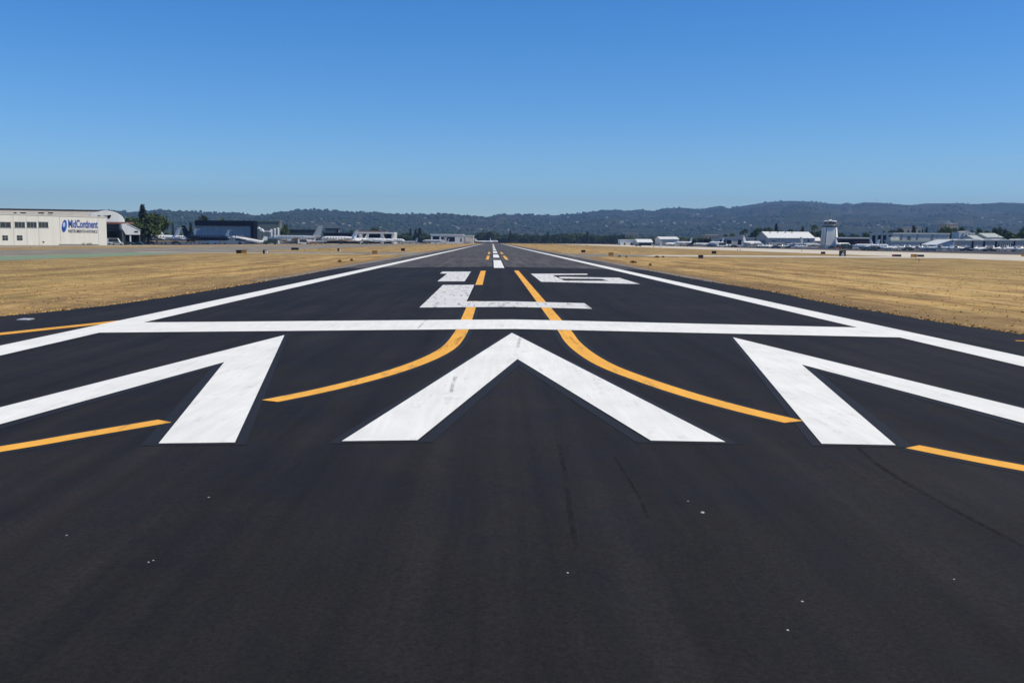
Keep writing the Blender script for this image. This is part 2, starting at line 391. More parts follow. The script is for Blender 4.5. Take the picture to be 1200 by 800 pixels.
YR = smooth([(1.97, 77), (1.95, 50), (1.93, 33), (1.93, 25), (1.90, 22.2), (1.97, 20.0), (2.16, 18.0), (2.48, 16.45), (3.01, 14.62), (3.55, 13.25), (4.05, 12.3)])
YR2 = smooth([(5.0, 10.85), (5.74, 9.87), (7.2, 8.3), (9.5, 6.4)])
sheet('taxi_lead_line_marking', [rect(-.92, -.52, 51.1, 76)], yellow_paint, DZ_Y)
sheet('taxi_lead_line_marking', ribbon(YL, .34), yellow_paint, DZ_Y)
sheet('taxi_lead_line_marking', ribbon(YL2, .32), yellow_paint, DZ_Y)
sheet('taxi_lead_line_marking', ribbon(YR, .36), yellow_paint, DZ_Y)
sheet('taxi_lead_line_marking', ribbon(YR2, .30), yellow_paint, DZ_Y)
for cc, w in ((YL, .34), (YR[12:], .36), (YL2, .32), (YR2, .30)):
    sheet('marking_border', ribbon([(p[0], p[1]) for p in cc if p[1] < 33], w + .26), seal_paint, DZ_B - .001)
for y0, y1 in ((124, 158), (180, 215)):
    sheet('taxi_lead_line_marking', [rect(-.86, -.46, y0, y1)], yellow_paint, DZ_Y)
    sheet('taxi_lead_line_marking', [rect(1.75, 2.15, y0, y1)], yellow_paint, DZ_Y)
# doubled yellow line outside the left edge stripe
a0, a1 = G(-60, 401.5), G(-60, 399); e = G(150, 375.8)
p = [G(-40, 396.4), G(0, 392.6), G(150, 376.2)]
sheet('taxiway_edge_marking', ribbon([p[0], p[2]], .26), yellow_paint, DZ_Y)
q = [(a[0] - .05, a[1] + .62) for a in (p[0], p[2])]
sheet('taxiway_edge_marking', ribbon([q[0], q[1]], .26), yellow_paint, DZ_Y)
sheet('taxiway_edge_marking', ribbon([G(1190, 399.3), G(1260, 402)], .16), yellow_paint, DZ_Y)
# tyre marks
sk = skid_mat()
def skid(pix, w, dz=DZ_B - .002): sheet('tyre_mark', ribbon(smooth([G(*q) for q in pix], 5), w), sk, dz)
skid([(655, 520), (663, 560), (668, 600), (676, 645)], .05)
skid([(720, 535), (745, 575), (760, 607)], .03)
skid([(1000, 520), (1040, 552), (1110, 593), (1200, 640)], .06)
skid([(612, 392), (609, 398), (607, 408)], .07, DZ_W + .003)
skid([(534, 442), (531, 450), (529, 460)], .06, DZ_W + .003)
skid([(542, 394), (537, 399), (534, 404)], .08, DZ_W + .003)
skid([(518, 407), (512, 412)], .12, DZ_W + .003)
skid([(668, 395), (672, 400), (677, 404)], .06, DZ_W + .003)
skid([(500, 375), (494, 381), (489, 386)], .05, DZ_W + .003)
skid([(548, 352), (552, 345), (556, 338)], .05, DZ_W + .003)
skid([(592, 354), (590, 357), (588, 360)], .12, DZ_W + .003)
# flush light and debris
p = G(30, 374.6)
o = MB().box(-.17, .17, -.22, .22, 0, .03).build('flush_runway_light', mat('pale_metal', (.55, .55, .55), .4, var=.1))
o.location = (p[0], p[1], Z(p[0]) + .002); tag(o, 'pale flush light plate set in the asphalt beside the yellow double line', 'runway light')
chipm = mat('pale_chip', (.40, .39, .36), .8)
chips = [((823, 600.5), .035, 'largest pale chip lying on the dark asphalt at right, with a smaller chip beyond it'), ((806, 587), .014, 'small pale chip just beyond the largest pale chip on the asphalt'), ((174, 658.5), .014, 'left chip of the tight pair of white chips on the asphalt'),
         ((179.5, 656.5), .013, 'right chip of the tight pair of white chips on the asphalt'), ((78, 627), .014, 'lone white chip far left, beyond the tight pair of chips'), ((244.5, 582.5), .016, 'lone white chip beyond and right of the tight pair of chips'),
         ((665, 671), .016, 'slim pale chip in the middle foreground between the tyre marks'), ((1118, 678.5), .015, 'pale chip farthest right on the dark asphalt'), ((923, 738), .015, 'pale chip nearest the bottom edge, right of centre'),
         ((940, 704.5), .016, 'faint pale chip just beyond the one nearest the bottom edge')]
for (q, r, lab) in chips:
    r *= .68
    p = G(*q); n = 7; mb = MB()
    ring = [(r * random.uniform(.6, 1.25) * math.cos(t), r * random.uniform(.6, 1.1) * math.sin(t)) for t in [2 * math.pi * i / n for i in range(n)]]
    mb.loft([[(a, b, 0) for a, b in ring], [(a * .8, b * .7, r * .3) for a, b in ring]])
    o = mb.build('stone_chip', chipm); o.location = (p[0], p[1], Z(p[0]) + .001); tag(o, lab, 'stone chip', 'pale chips scattered on the asphalt')

# dry grass tufts
def tufts(name, n, m, xr, yr, hh, cond, seed):
    r = np.random.default_rng(seed); V, Fs = [], []
    k = 0
    while k < n:
        y = yr[0] + (yr[1] - yr[0]) * r.random() ** 1.6; x = r.uniform(*xr)
        if not cond(x, y): k += .2; continue
        h = hh * r.uniform(.4, 1.3); w = h * r.uniform(.5, 1.4); z = Z(x) - .03
        for q in range(3):
            a = r.uniform(0, math.pi); c, s = math.cos(a) * w, math.sin(a) * w; o = len(V)
            lx, ly = r.uniform(-1.6, 1.6) * h, r.uniform(-1.6, 1.6) * h
            V += [(x - c, y - s, z), (x + c, y + s, z), (x + lx, y + ly, z + h)]; Fs.append((o, o + 1, o + 2))
        k += 1
    me = bpy.data.meshes.new(name); me.from_pydata(V, [], Fs); me.materials.append(m)
    o = bpy.data.objects.new(name, me); COL.objects.link(o); struct(o, 'stuff'); return o
def edge_x(E, y):
    E2 = sorted(E, key=lambda p: p[1]); return float(np.interp(y, [p[1] for p in E2], [p[0] for p in E2]))
tm = mat('straw', (.56, .37, .14), .9, var=.3, scale=.25, spec=.1)
condL = lambda x, y: x < edge_x(EL, y) - .05 - abs(random.gauss(0, .1)) and x > -1.3 * y * .55 - 8 and not (x < -56.5 and x > -108) and not (176 < y < 225)
condR = lambda x, y: x > edge_x(ER, y) + .05 and x < y * .62 + 8 and x < 91.5 and not (165 < y < 222)
t = tufts('dry_grass', 5000, tm, (-75, -13.8), (27, 110), .04, condL, 3); tag(t, 'short golden dry grass left of the runway', 'dry grass')
t = tufts('dry_grass', 5000, tm, (14.0, 90), (22, 110), .04, condR, 4); tag(t, 'short golden dry grass right of the runway', 'dry grass')

eL = lambda x, y: -.55 < x - edge_x(EL, y) < .06 and random.random() < .9
eR = lambda x, y: -.06 < x - edge_x(ER, y) < .55 and random.random() < .9
t = tufts('edge_weeds', 1500, tm, (-17.5, -13.8), (30.5, 88), .05, eL, 8); tag(t, 'sparse dry weeds along the left pavement edge', 'dry weeds')
t = tufts('edge_weeds', 1500, tm, (14.2, 17.5), (25.5, 88), .05, eR, 9); tag(t, 'sparse dry weeds along the right pavement edge', 'dry weeds')
# ================================================================== HILLS
PROF = [(-500, 247), (-200, 250), (0, 247), (100, 248), (130, 245.5), (150, 248), (170, 247), (185, 246), (200, 248), (220, 247), (240, 249), (260, 250), (280, 250), (300, 252), (320, 251), (330, 248), (345, 246), (360, 245), (380, 246), (400, 248), (420, 249), (440, 249), (460, 250), (475, 251), (490, 250), (510, 251.5), (525, 250), (540, 252), (560, 254), (570, 254), (585, 251), (600, 251), (620, 252), (650, 252), (680, 250), (700, 247), (720, 246), (735, 247), (748, 245), (765, 247), (780, 244), (800, 243), (822, 245), (842, 241), (855, 244), (870, 241), (890, 238), (905, 236), (930, 235), (950, 236), (970, 238), (985, 239), (992, 237), (1000, 239), (1012, 237), (1030, 237), (1050, 239), (1068, 240), (1085, 238), (1100, 238), (1120, 238), (1140, 239), (1160, 238), (1175, 237), (1200, 238), (1300, 240), (1450, 236), (1700, 242)]
px = np.linspace(-420, 1620, 1361)
prof = np.interp(px, [p[0] for p in PROF], [p[1] for p in PROF])
dirs = np.array([list(ray(a, b)) for a, b in zip(px, prof)])
elev = dirs[:, 2] / np.hypot(dirs[:, 0], dirs[:, 1]); ang = np.arctan2(dirs[:, 0], dirs[:, 1])
RID = np.interp(px, [-420, 560, 800, 1620], [5600, 6200, 8600, 9200])
def vnoise(x, y, seed):
    g = np.random.default_rng(seed).random((256, 256)); xi, yi = np.floor(x).astype(int), np.floor(y).astype(int); fx, fy = x - xi, y - yi
    fx = fx * fx * (3 - 2 * fx); fy = fy * fy * (3 - 2 * fy)
    a, b, c, d = g[xi % 256, yi % 256], g[(xi + 1) % 256, yi % 256], g[xi % 256, (yi + 1) % 256], g[(xi + 1) % 256, (yi + 1) % 256]
    return (a * (1 - fx) + b * fx) * (1 - fy) + (c * (1 - fx) + d * fx) * fy
def fbm(x, y, o, seed): return sum(vnoise(x * 2 ** i, y * 2 ** i, seed + i) * .5 ** i for i in range(o)) / sum(.5 ** i for i in range(o))
NR = 130
S0 = np.linspace(0, 1.10, NR)
AA, SS = np.meshgrid(ang, S0, indexing='ij'); RR = 3600 + (RID[:, None] - 3600) * SS
XX, YY = np.sin(AA) * RR, np.cos(AA) * RR
wx, wy = XX + 12000, YY + 3000
rise = np.clip(SS, 0, 1) ** 1.15 * np.where(SS > 1, 1 - (SS - 1) * 1.6, 1)
spur = 1 - np.abs(fbm(wx / 900, wy / 1500, 4, 5) * 2 - 1) * 1.3
HH = elev[:, None] * RID[:, None] * rise * (.70 + .42 * spur * np.clip(1.2 - SS, .25, 1)) + (fbm(wx / 160, wy / 160, 3, 20) - .5) * 36 * np.clip(SS * 3, 0, 1)
mx = (HH / RR).max(axis=1)
HH = HH * (elev / mx)[:, None]
HH += (fbm(wx / 22, wy / 22, 2, 40) - .5) * (9 * np.clip(1.35 - RID[:, None] / 9000, .15, 1)) * np.clip(SS * 4, 0, 1)
HH[:, 0] = -3; HH[:, -1] = -40
def hill_h(a_i, s_j): return HH[a_i, s_j]
V = np.stack([XX, YY, HH], -1).reshape(-1, 3); na = len(ang)
I = np.arange(na - 1)[:, None] * NR + np.arange(NR - 1)[None, :]
Q = np.stack([I, I + NR, I + NR + 1, I + 1], -1).reshape(-1, 4)
me = bpy.data.meshes.new('hills'); me.from_pydata(V.tolist(), [], Q[:, ::-1].tolist()); me.shade_smooth()
hm = bpy.data.materials.new('chaparral_hillside'); hm.use_nodes = True; b = NB(hm); p = pbsdf(hm)
c = b.mix(b.rng(b.noise(b.tc, .0022, 6, .62), .40, .62, 0, 1), (.028, .038, .018), (.070, .068, .040))
c = b.mix(b.rng(b.noise(b.tc, .012, 6, .7), .44, .60, 0, .9), c, (.020, .030, .013))
c = b.mix(b.rng(b.noise(b.tc, .008, 5, .75), .62, .72, 0, .5), c, (.18, .155, .11))
c = b.scale(c, b.rng(b.noise(b.tc, .05, 3, .7), .3, .7, .6, 1.4))
b.L.new(c, p.inputs['Base Color']); p.inputs['Roughness'].default_value = 1; p.inputs['Specular IOR Level'].default_value = 0
me.materials.append(hm); ho = bpy.data.objects.new('hills', me); COL.objects.link(ho); struct(ho)

def hillpoint(pxx, pyy):
    """first place on the hillside seen at this elevation"""
    i = int(np.clip(np.searchsorted(px, pxx), 0, na - 1)); d = ray(pxx, pyy); t = d.z / math.hypot(d.x, d.y)
    q = HH[i] / RR[i]; j = np.argmax(q >= t)
    if q[j] < t: j = int(q.argmax())
    return XX[i, j], YY[i, j], HH[i, j]

# leaf clumps scattered over hills and valley floor as one mass
def clump_mass(name, n, samp, size, m, seed):
    r = np.random.default_rng(seed); t = (1 + 5 ** .5) / 2
    base = np.array([(-1, t, 0), (1, t, 0), (-1, -t, 0), (1, -t, 0), (0, -1, t), (0, 1, t), (0, -1, -t), (0, 1, -t), (t, 0, -1), (t, 0, 1), (-t, 0, -1), (-t, 0, 1)]) / math.hypot(1, t)
    fc = np.array([(0, 11, 5), (0, 5, 1), (0, 1, 7), (0, 7, 10), (0, 10, 11), (1, 5, 9), (5, 11, 4), (11, 10, 2), (10, 7, 6), (7, 1, 8), (3, 9, 4), (3, 4, 2), (3, 2, 6), (3, 6, 8), (3, 8, 9), (4, 9, 5), (2, 4, 11), (6, 2, 10), (8, 6, 7), (9, 8, 1)])
    P = samp(n, r); n = len(P); sz = r.uniform(size[0], size[1], (n, 1, 1)) * np.concatenate([r.uniform(.8, 1.3, (n, 1, 2)), r.uniform(.7, 1.3, (n, 1, 1))], 2)
    vv = base[None] * sz * r.uniform(.7, 1.25, (n, 12, 1)) + P[:, None, :]
    ff = fc[None] + (np.arange(n) * 12)[:, None, None]
    me = bpy.data.meshes.new(name); me.vertices.add(n * 12); me.vertices.foreach_set('co', vv.reshape(-1))
    nf = n * 20; me.loops.add(nf * 3); me.loops.foreach_set('vertex_index', ff.reshape(-1).astype(np.int32))
    me.polygons.add(nf); me.polygons.foreach_set('loop_start', np.arange(0, nf * 3, 3, dtype=np.int32)); me.update(calc_edges=True); me.materials.append(m)
    o = bpy.data.objects.new(name, me); COL.objects.link(o); struct(o, 'stuff'); return o
def samp_hill(n, r):
    i = r.integers(0, na, n); j = (8 + r.random(n) * 110).astype(int)
    x, y, z = XX[i, j], YY[i, j], HH[i, j]
    keep = (vnoise(x / 130 + 300, y / 130 + 300, 77) > np.interp(px[i], [300, 700, 1000], [.35, .45, .72]))
    x, y, z = x + r.normal(0, 6, n), y + r.normal(0, 6, n), z + 2
    return np.stack([x, y, z], -1)[keep]
woodm = mat('distant_wood_foliage', (.040, .058, .022), 1, var=.35, scale=.05, spec=0)
o = clump_mass('hillside_woods', 26000, samp_hill, (5, 11), woodm, 5); tag(o, 'dark tree clumps covering the hazy hillsides', 'woods')
def samp_valley(n, r):
    a = r.uniform(ang[0], ang[-1], n); d = 1750 + (3900 - 1750) * r.random(n) ** 1.3
    z = GZ + r.uniform(1, 9, n) * (.6 + .5 * (vnoise(np.sin(a) * d / 60 + 200, d / 60, 3)))
    return np.stack([np.sin(a) * d, np.cos(a) * d, z], -1)
o = clump_mass('valley_woods', 16000, samp_valley, (4, 9), woodm, 6); tag(o, 'belt of dark treetops across the valley floor below the hills', 'woods')

# ================================================================== TREES
def leafmat(name, col):
    m = mat(name, col, .65, var=.5, scale=7, spec=.25, objvar=.3); return m
leaf_dark = leafmat('dark_foliage', (.044, .068, .020)); leaf_mid = leafmat('green_foliage', (.072, .105, .028)); leaf_cyp = leafmat('conifer_foliage', (.022, .038, .018))
bark = mat('bark', (.10, .075, .05), .9, var=.3, scale=4)
def crown_mesh(kind, seed, m):
    r = np.random.default_rng(seed); C = []
    if kind == 'broad':
        lobes = [(r.normal(0, .17), r.normal(0, .17), r.uniform(.30, .78), r.uniform(.15, .24)) for _ in range(13)] + [(0, 0, .62, .27)]
        for lx, ly, lz, lr in lobes:
            for _ in range(20):
                d = r.normal(size=3); d /= np.linalg.norm(d); q = lr * r.uniform(.55, 1.0); C.append((lx + d[0] * q, ly + d[1] * q, lz + d[2] * q * .85, .075))
    elif kind == 'cypress':
        for _ in range(150):
            h = r.random() ** .9; rad = .13 * (1 - h) ** .6 * min(1, h * 8 + .35); a = r.uniform(0, 6.28); C.append((rad * math.cos(a), rad * math.sin(a), .05 + .93 * h, .05))
    elif kind == 'conifer':
        for _ in range(170):
            h = r.random() ** 1.1; rad = .30 * (1 - h) * r.uniform(.6, 1.05); a = r.uniform(0, 6.28); C.append((rad * math.cos(a), rad * math.sin(a), .12 + .86 * h - rad * .15, .055))
    elif kind == 'palm':
        for k in range(24):
            a = 2 * math.pi * k / 24 + r.uniform(-.1, .1); up = r.uniform(-.6, 1)
            for q in np.linspace(.1, 1, 9):
                C.append((math.cos(a) * q * .13, math.sin(a) * q * .13, .93 + up * .09 * q - .16 * q * q, .028))
    V, Fs = [], []
    for x, y, z, s in C:
        for _ in range(9 if kind != 'palm' else 4):
            o = np.array([x, y, z]) + r.normal(0, s * .55, 3); u = r.normal(size=3); u /= np.linalg.norm(u); w = np.cross(u, r.normal(size=3)); w /= np.linalg.norm(w)
            l = s * r.uniform(.35, .8); k = len(V)
            V += [tuple(o - u * l), tuple(o + w * l * .7), tuple(o + u * l), tuple(o - w * l * .7)]; Fs.append((k, k + 1, k + 2, k + 3))
    me = bpy.data.meshes.new('crown'); me.from_pydata(V, [], Fs); me.materials.append(m); return me
def trunk_mesh(kind):
    mb = MB()
    if kind == 'palm': mb.tube((0, 0, 0), (0, 0, .93), .016, .010)
    elif kind == 'broad':
        mb.tube((0, 0, 0), (0, 0, .35), .04, .028)
        for k in range(6):
            a = k * 1.05; mb.tube((0, 0, .3), (math.cos(a) * .2, math.sin(a) * .2, .58 + .05 * (k % 3)), .022, .007, 6)
    else: mb.tube((0, 0, 0), (0, 0, .8), .025, .006)
    o = mb.build('trunk', bark); me = o.data; bpy.data.objects.remove(o); return me
TREEM = {('broad', i): crown_mesh('broad', 10 + i, (leaf_dark, leaf_mid, leaf_dark, leaf_mid)[i]) for i in range(4)}
TREEM[('cypress', 0)] = crown_mesh('cypress', 3, leaf_cyp); TREEM[('conifer', 0)] = crown_mesh('conifer', 4, leaf_cyp); TREEM[('palm', 0)] = crown_mesh('palm', 5, leaf_mid)
TRM = {k: trunk_mesh(k) for k in ('broad', 'cypress', 'conifer', 'palm')}
KN = {'broad': 'broadleaf_tree', 'cypress': 'cypress_tree', 'conifer': 'conifer_tree', 'palm': 'palm_tree'}
tcount = [0]
def tree(pxx, ptop, Y, label, kind='broad', wpx=None, var=None, group=None):
    X = at(pxx, Y); H = zat(pxx, ptop, Y) - GZ
    tcount[0] += 1; v = (tcount[0] % 4 if var is None else var) if kind == 'broad' else 0
    nat = {'broad': .86, 'cypress': .26, 'conifer': .6, 'palm': .28}[kind]
    w = H if wpx is None else wpx * 1.15 / FPX * Y / nat
    t = thing(KN[kind], label, 'tree' if kind != 'palm' else 'palm tree', (X, Y, GZ), random.uniform(0, 6.28), group, (w, w, H))
    for nm, me in (('trunk', TRM[kind]), ('crown', TREEM[(kind, v)])):
        o = bpy.data.objects.new(nm, me); COL.objects.link(o); o.parent = t
    return t
# left: behind the arched hangar
tree(158, 252, 520, 'dark green broadleaf tree just right of the white arched hangar', wpx=24)
tree(174, 247.5, 500, 'bright green bushy tree under the tall dark cypress', wpx=31, var=1)
tree(184, 249, 520, 'rightmost broad tree of the clump beside the tall dark cypress', wpx=22)
tree(168, 240, 540, 'tall pointed dark cypress rising above the tree clump by the arched hangar', 'cypress', wpx=8)
tree(150, 262, 480, 'low dark tree behind the white lean-to of the arched hangar', wpx=18)
tree(240, 250, 720, 'round dark tree showing above the left end of the black hangar roof', wpx=13)
tree(262, 254, 760, 'small dark treetop showing above the middle of the black hangar roof', wpx=10)
tree(224, 261, 560, 'small dark conifer at the left end of the black hangar', 'conifer', wpx=8)
tree(334, 261, 700, 'square cut dark tree right of the white tanks', wpx=10)
tree(203, 261, 1200, 'lone slim tree in front of the hazy hill left of the grey jet tails', 'conifer', wpx=4)
G1 = 'dark trees along the far left of the field'
for pxx, pt, w in ((345, 269, 12), (357, 270, 12), (414, 268, 8), (438, 266, 12), (441, 265, 7)):
    tree(pxx, pt, 1150, {345: 'dark low tree just right of the square cut tree', 357: 'dark low tree behind the long silver jet', 414: 'dark treetop left of the white canopy hangar', 438: 'dark treetop behind the white canopy hangar roof', 441: 'small dark treetop right beside the treetop behind the canopy hangar'}[pxx], wpx=w, group=G1)
G2 = 'dark trees between the parked jets and the white hangar'
for i, (pxx, pt, w, k) in enumerate(((468, 274, 12, 'broad'), (476, 272, 11, 'broad'), (481, 268, 6, 'conifer'), (487, 269, 7, 'conifer'), (492, 267, 5, 'cypress'), (496, 272, 10, 'broad'), (503, 275, 12, 'broad'), (512, 276, 12, 'broad'))):
    tree(pxx, pt, 1180, 'tree %s of the dark clump left of the long white hangar' % ('at the far left', 'second from the left', 'the pointed third', 'the pointed fourth', 'the slimmest and tallest', 'just right of the tallest', 'second from the right', 'at the right end')[i], k, wpx=w, group=G2)
# far tree line across the runway end
G3 = 'far tree line beyond the runway end'
x = 560
xs = []
while x < 782: xs.append(x); x += random.uniform(4.2, 7.5)
topf = lambda a: float(np.interp(a, [560, 566, 580, 590, 598, 606, 620, 640, 652, 668, 690, 700, 712, 740, 782], [274, 271.5, 273, 277, 275, 274.5, 275, 276, 273.5, 275, 273, 277, 275, 279, 280]))
for xx in xs:
    tree(xx, topf(xx) - 1.2 + random.uniform(-1.6, 1.2), random.uniform(1430, 1600), 'dark broadleaf tree in the unbroken far tree line beyond the runway end', wpx=random.uniform(8, 12), group=G3)
for xx, pt in ((598, 270.5), (642, 271.5), (688, 271), (720, 274), (731, 275)):
    tree(xx, pt, 1400, {598: 'pointed dark tree of the far line right above the runway end', 642: 'pointed dark tree of the far line, second pointed one right of the runway', 688: 'tallest pointed tree of the far line above the black sign', 720: 'pointed tree of the far line left of the grey roofed hangar', 731: 'pointed tree right beside the grey roofed hangar'}[xx], 'conifer', wpx=6)
# right side
R_TREES = [(778, 275, 900, 'broad', 9, 'dark tree at the left end of the small white roofed hangar'), (798, 278, 950, 'broad', 12, 'dark tree behind the right end of the small white roofed hangar'), (812, 279, 950, 'broad', 12, 'dark tree behind the T-tailed jet on the right ramp'), (830, 278, 900, 'broad', 20, 'wide dark tree left of the long purple grey shed'),
 (850, 274, 950, 'palm', 5, 'left palm of the pair above the long purple grey shed'), (858, 273, 950, 'palm', 6, 'right palm of the pair above the long purple grey shed'), (869, 270, 900, 'palm', 5, 'shorter leaning palm between the shed and the gabled hangar'), (873, 267.5, 900, 'palm', 6, 'taller palm between the shed and the gabled hangar'),
 (884, 268, 860, 'broad', 11, 'dark tree at the apex of the gabled hangar'), (891, 265, 860, 'broad', 13, 'tallest broad tree behind the gabled hangar'), (898, 265, 870, 'broad', 12, 'broad tree just right of the tallest one behind the gabled hangar'), (909, 262, 860, 'cypress', 4, 'slim cypress behind the gabled hangar roof'), (904, 268, 850, 'broad', 10, 'low tree left of the slim cypress behind the hangar roof'), (916, 268, 850, 'broad', 12, 'tree right of the slim cypress behind the hangar roof'), (926, 267.5, 860, 'broad', 12, 'tree above the right half of the gabled hangar roof'), (936, 268.5, 860, 'broad', 12, 'tree above the right end of the gabled hangar roof'),
 (940, 266, 820, 'cypress', 4, 'small cypress at the right end of the gabled hangar roof'), (949, 270, 800, 'broad', 12, 'dark tree between the gabled hangar and the control tower'), (954, 262.5, 700, 'palm', 8, 'tall thick palm just left of the control tower'), (960, 269, 820, 'broad', 12, 'dark tree right behind the left side of the control tower'),
 (986, 271.5, 850, 'broad', 13, 'dark tree just right of the control tower'), (996, 273, 850, 'broad', 14, 'second dark tree right of the control tower'), (1004, 274, 850, 'broad', 12, 'third dark tree right of the control tower'), (1017, 271, 800, 'broad', 11, 'dark tree at the far left end of the dark ribbed wall'), (1035, 270.5, 760, 'conifer', 5, 'small pointed tree on the left end of the long pale hangar roof'),
 (1046, 268, 720, 'broad', 13, 'dark tree left of the rounded one above the long pale hangar'), (1054, 266, 720, 'broad', 11, 'rounded dark tree above the long pale hangar'), (1070, 265, 720, 'conifer', 12, 'dark cone shaped tree above the long pale hangar'), (1080, 268.5, 720, 'conifer', 4, 'smallest pointed tree above the long pale hangar'), (1085, 267, 720, 'conifer', 7, 'pointed dark tree right of the smallest one above the long pale hangar')]
for a in R_TREES: tree(a[0], a[1], a[2], a[5], a[3], wpx=a[4])
for i, (xx, pt, w) in enumerate(((1102, 266, 12), (1110, 264, 14), (1118, 266, 12), (1125, 263.5, 9), (1108, 272, 16), (1121, 273, 14))):
    tree(xx, pt, 600 + 8 * i, ('leftmost', 'tallest middle', 'right middle', 'narrow right hand', 'low front left', 'low front right')[i] + ' tree of the big dark clump above the white slanted roof', wpx=w)
for i, (xx, pt, w, y) in enumerate(((1139, 268, 12, 640), (1149, 265.5, 13, 600), (1156, 269, 9, 620), (1168, 264.5, 10, 640), (1177, 266, 9, 640), (1162, 271, 14, 600), (1153, 274, 12, 560))):
    tree(xx, pt, y, ('tree behind the right side of the white arched house', 'rounded dark tree right of the white arched house', 'small tree right of the rounded one by the arched house', 'tall dark tree behind the utility pole with crossarm', 'dark tree right of the utility pole with crossarm', 'green tree in front of the utility pole', 'low green tree over the pale slanted roofs')[i], wpx=w)
for i, (xx, pt, w, y) in enumerate(((1184, 270, 17, 560), (1195, 268, 17, 560), (1202, 262, 16, 600), (1190, 275, 16, 520), (1216, 264, 18, 560))):
    tree(xx, pt, y, ('green bushy tree left of the ones at the right edge of view', 'green bushy tree beneath the tallest at the right edge', 'tallest dark tree at the right edge of view', 'lowest green tree at the right edge, just above the hangar roofs', 'tree half out of view at the right edge')[i], wpx=w, var=(1 if i < 2 or i == 3 else 0))

# ================================================================== BUILDINGS
class Bld:
    """a building whose front plane passes through pixel column px at depth Y and runs in direction rot (0 = along +X)"""
    def __init__(s, name, label, cat, pxr, Y, rot=0, group=None):
        s.X, s.Y, s.rot = at(pxr, Y), Y, rot
        s.o = thing(name, label, cat, (s.X, Y, GZ), rot, group)
    def loc(s, pxx, py):
        """local x and z where the picture ray meets the front plane"""
        d = ray(pxx, py); u = Vector((math.cos(s.rot), math.sin(s.rot), 0)); n = Vector((-u.y, u.x, 0))
        o = Vector((s.X, s.Y, 0)); c = Vector((0, 0, CAMH)); t = (o - c).dot(n) / d.dot(n); p = c + d * t
        return (p - o).dot(u), p.z - GZ
    def box(s, name, m, x0, x1, y0, y1, z0, z1, parent=None): return MB().box(x0, x1, y0, y1, z0, z1).build(name, m, parent or s.o)
    def panel(s, name, m, pa, pb, d0=-.05, d1=.0, parent=None):
        """box on the front plane between two picture points"""
        (xa, za), (xb, zb) = s.loc(*pa), s.loc(*pb)
        return s.box(name, m, min(xa, xb), max(xa, xb), d0, d1, max(0.02, min(za, zb)), max(za, zb), parent)
cream = mat('cream_stucco', (.68, .665, .61), .85, var=.05, scale=.5, streak=True)
white_wall = mat('white_siding', (.72, .72, .70), .7, var=.06, scale=.6, streak=True)
greywall = mat('lavender_grey_siding', (.54, .48, .43), .7, var=.08, scale=.7, streak=True)
palegrey = mat('pale_grey_siding', (.66, .61, .53), .7, var=.08, scale=.7, streak=True)
whiteroof = mat('white_metal_roof', (.74, .74, .70), .5, var=.06, scale=.5)
beigeroof = mat('weathered_beige_roof', (.40, .37, .32), .8, var=.12, scale=.3)
dark = mat('dark_opening', (.012, .013, .016), .9, var=.2, spec=.03)
glass = mat('dark_glass', (.03, .035, .04), .15, var=.1, spec=.6)
black_clad = mat('black_cladding', (.008, .010, .020), .9, var=.15, scale=.4, spec=.03)
maroon = mat('maroon_brick', (.060, .032, .032), .8, var=.15)
tanwall = mat('tan_stucco', (.33, .29, .23), .85, var=.08)
red_trim = mat('rust_red_trim', (.22, .10, .075), .8)
metal = mat('galvanised_metal', (.38, .38, .38), .5, metal=.4)
bluegrey = mat('blue_grey_panel', (.26, .30, .33), .6, var=.1, scale=.4)

# --- cream building with the blue sign
P0 = Vector((at(0, 352), 352)); P1 = Vector((at(125.3, 394), 394)); u = (P1 - P0); ROTW = math.atan2(u.y, u.x)
B = Bld('instrument_building', 'long cream building with strip windows and a blue company sign, at the left edge', 'building', 125.3, 394, ROTW)
LW = u.length + 28; hR = B.loc(125, 254.3)[1]; hL = B.loc(0, 250.3)[1]; hw = (hR + hL) / 2
MB().prism([(-LW, 0), (0, 0), (0, hw + (hR - hw)), (-LW, hw + (hL - hw) * LW / u.length)], 0, 28).build('wall', cream, B.o)
MB().prism([(-LW, hL + (hL - hR) * 28 / u.length - .3), (.15, hR - .3), (.15, hR + .12), (-LW, hL + (hL - hR) * 28 / u.length + .12)], -.12, .3).build('parapet_cap', mat('parapet_cap', (.55, .53, .47), .8), B.o)
for xj in (15, 30.5, 44.5, 69.5, 114.5):
    xl, zt = B.loc(xj, 252); B.box('panel_joint', mat('joint', (.42, .40, .36), .9), xl - .09, xl + .09, -.015, -.002, .05, hw * .97)
for xa, xb in ((-6, 12.8), (17, 29.3), (31.4, 43), (45, 56.6)):
    w = B.panel('window', glass, (xa, 260.3 + .02 * xa * .3), (xb, 266.6), -.03, -.003)
    (xl, za), (xr, zb) = B.loc(xa, 260.3), B.loc(xb, 266.6)
    f = MB(); f.box(xl - .15, xr + .15, -.10, -.03, za, za + .18); f.box(xl - .15, xr + .15, -.12, -.03, zb - .2, zb)
    for k in range(1, 3): xx = xl + (xr - xl) * k / 3; f.box(xx - .07, xx + .07, -.06, -.031, zb, za)
    f.build('window_frame', mat('window_frame', (.25, .25, .24), .6), w)
for xa, xb in ((2.6, 9.4), (19.6, 26.5)):
    w = B.panel('window', glass, (xa, 275.8), (xb, 281.8), -.03, -.003)
    (xl, za), (xr, zb) = B.loc(xa, 275.8), B.loc(xb, 281.8)
    f = MB(); f.box((xl + xr) / 2 - .08, (xl + xr) / 2 + .08, -.06, -.031, zb, za); f.box(xl, xr, -.06, -.031, (za + zb) / 2 - .06, (za + zb) / 2 + .06)
    f.build('window_frame', mat('window_frame', (.25, .25, .24), .6), w)
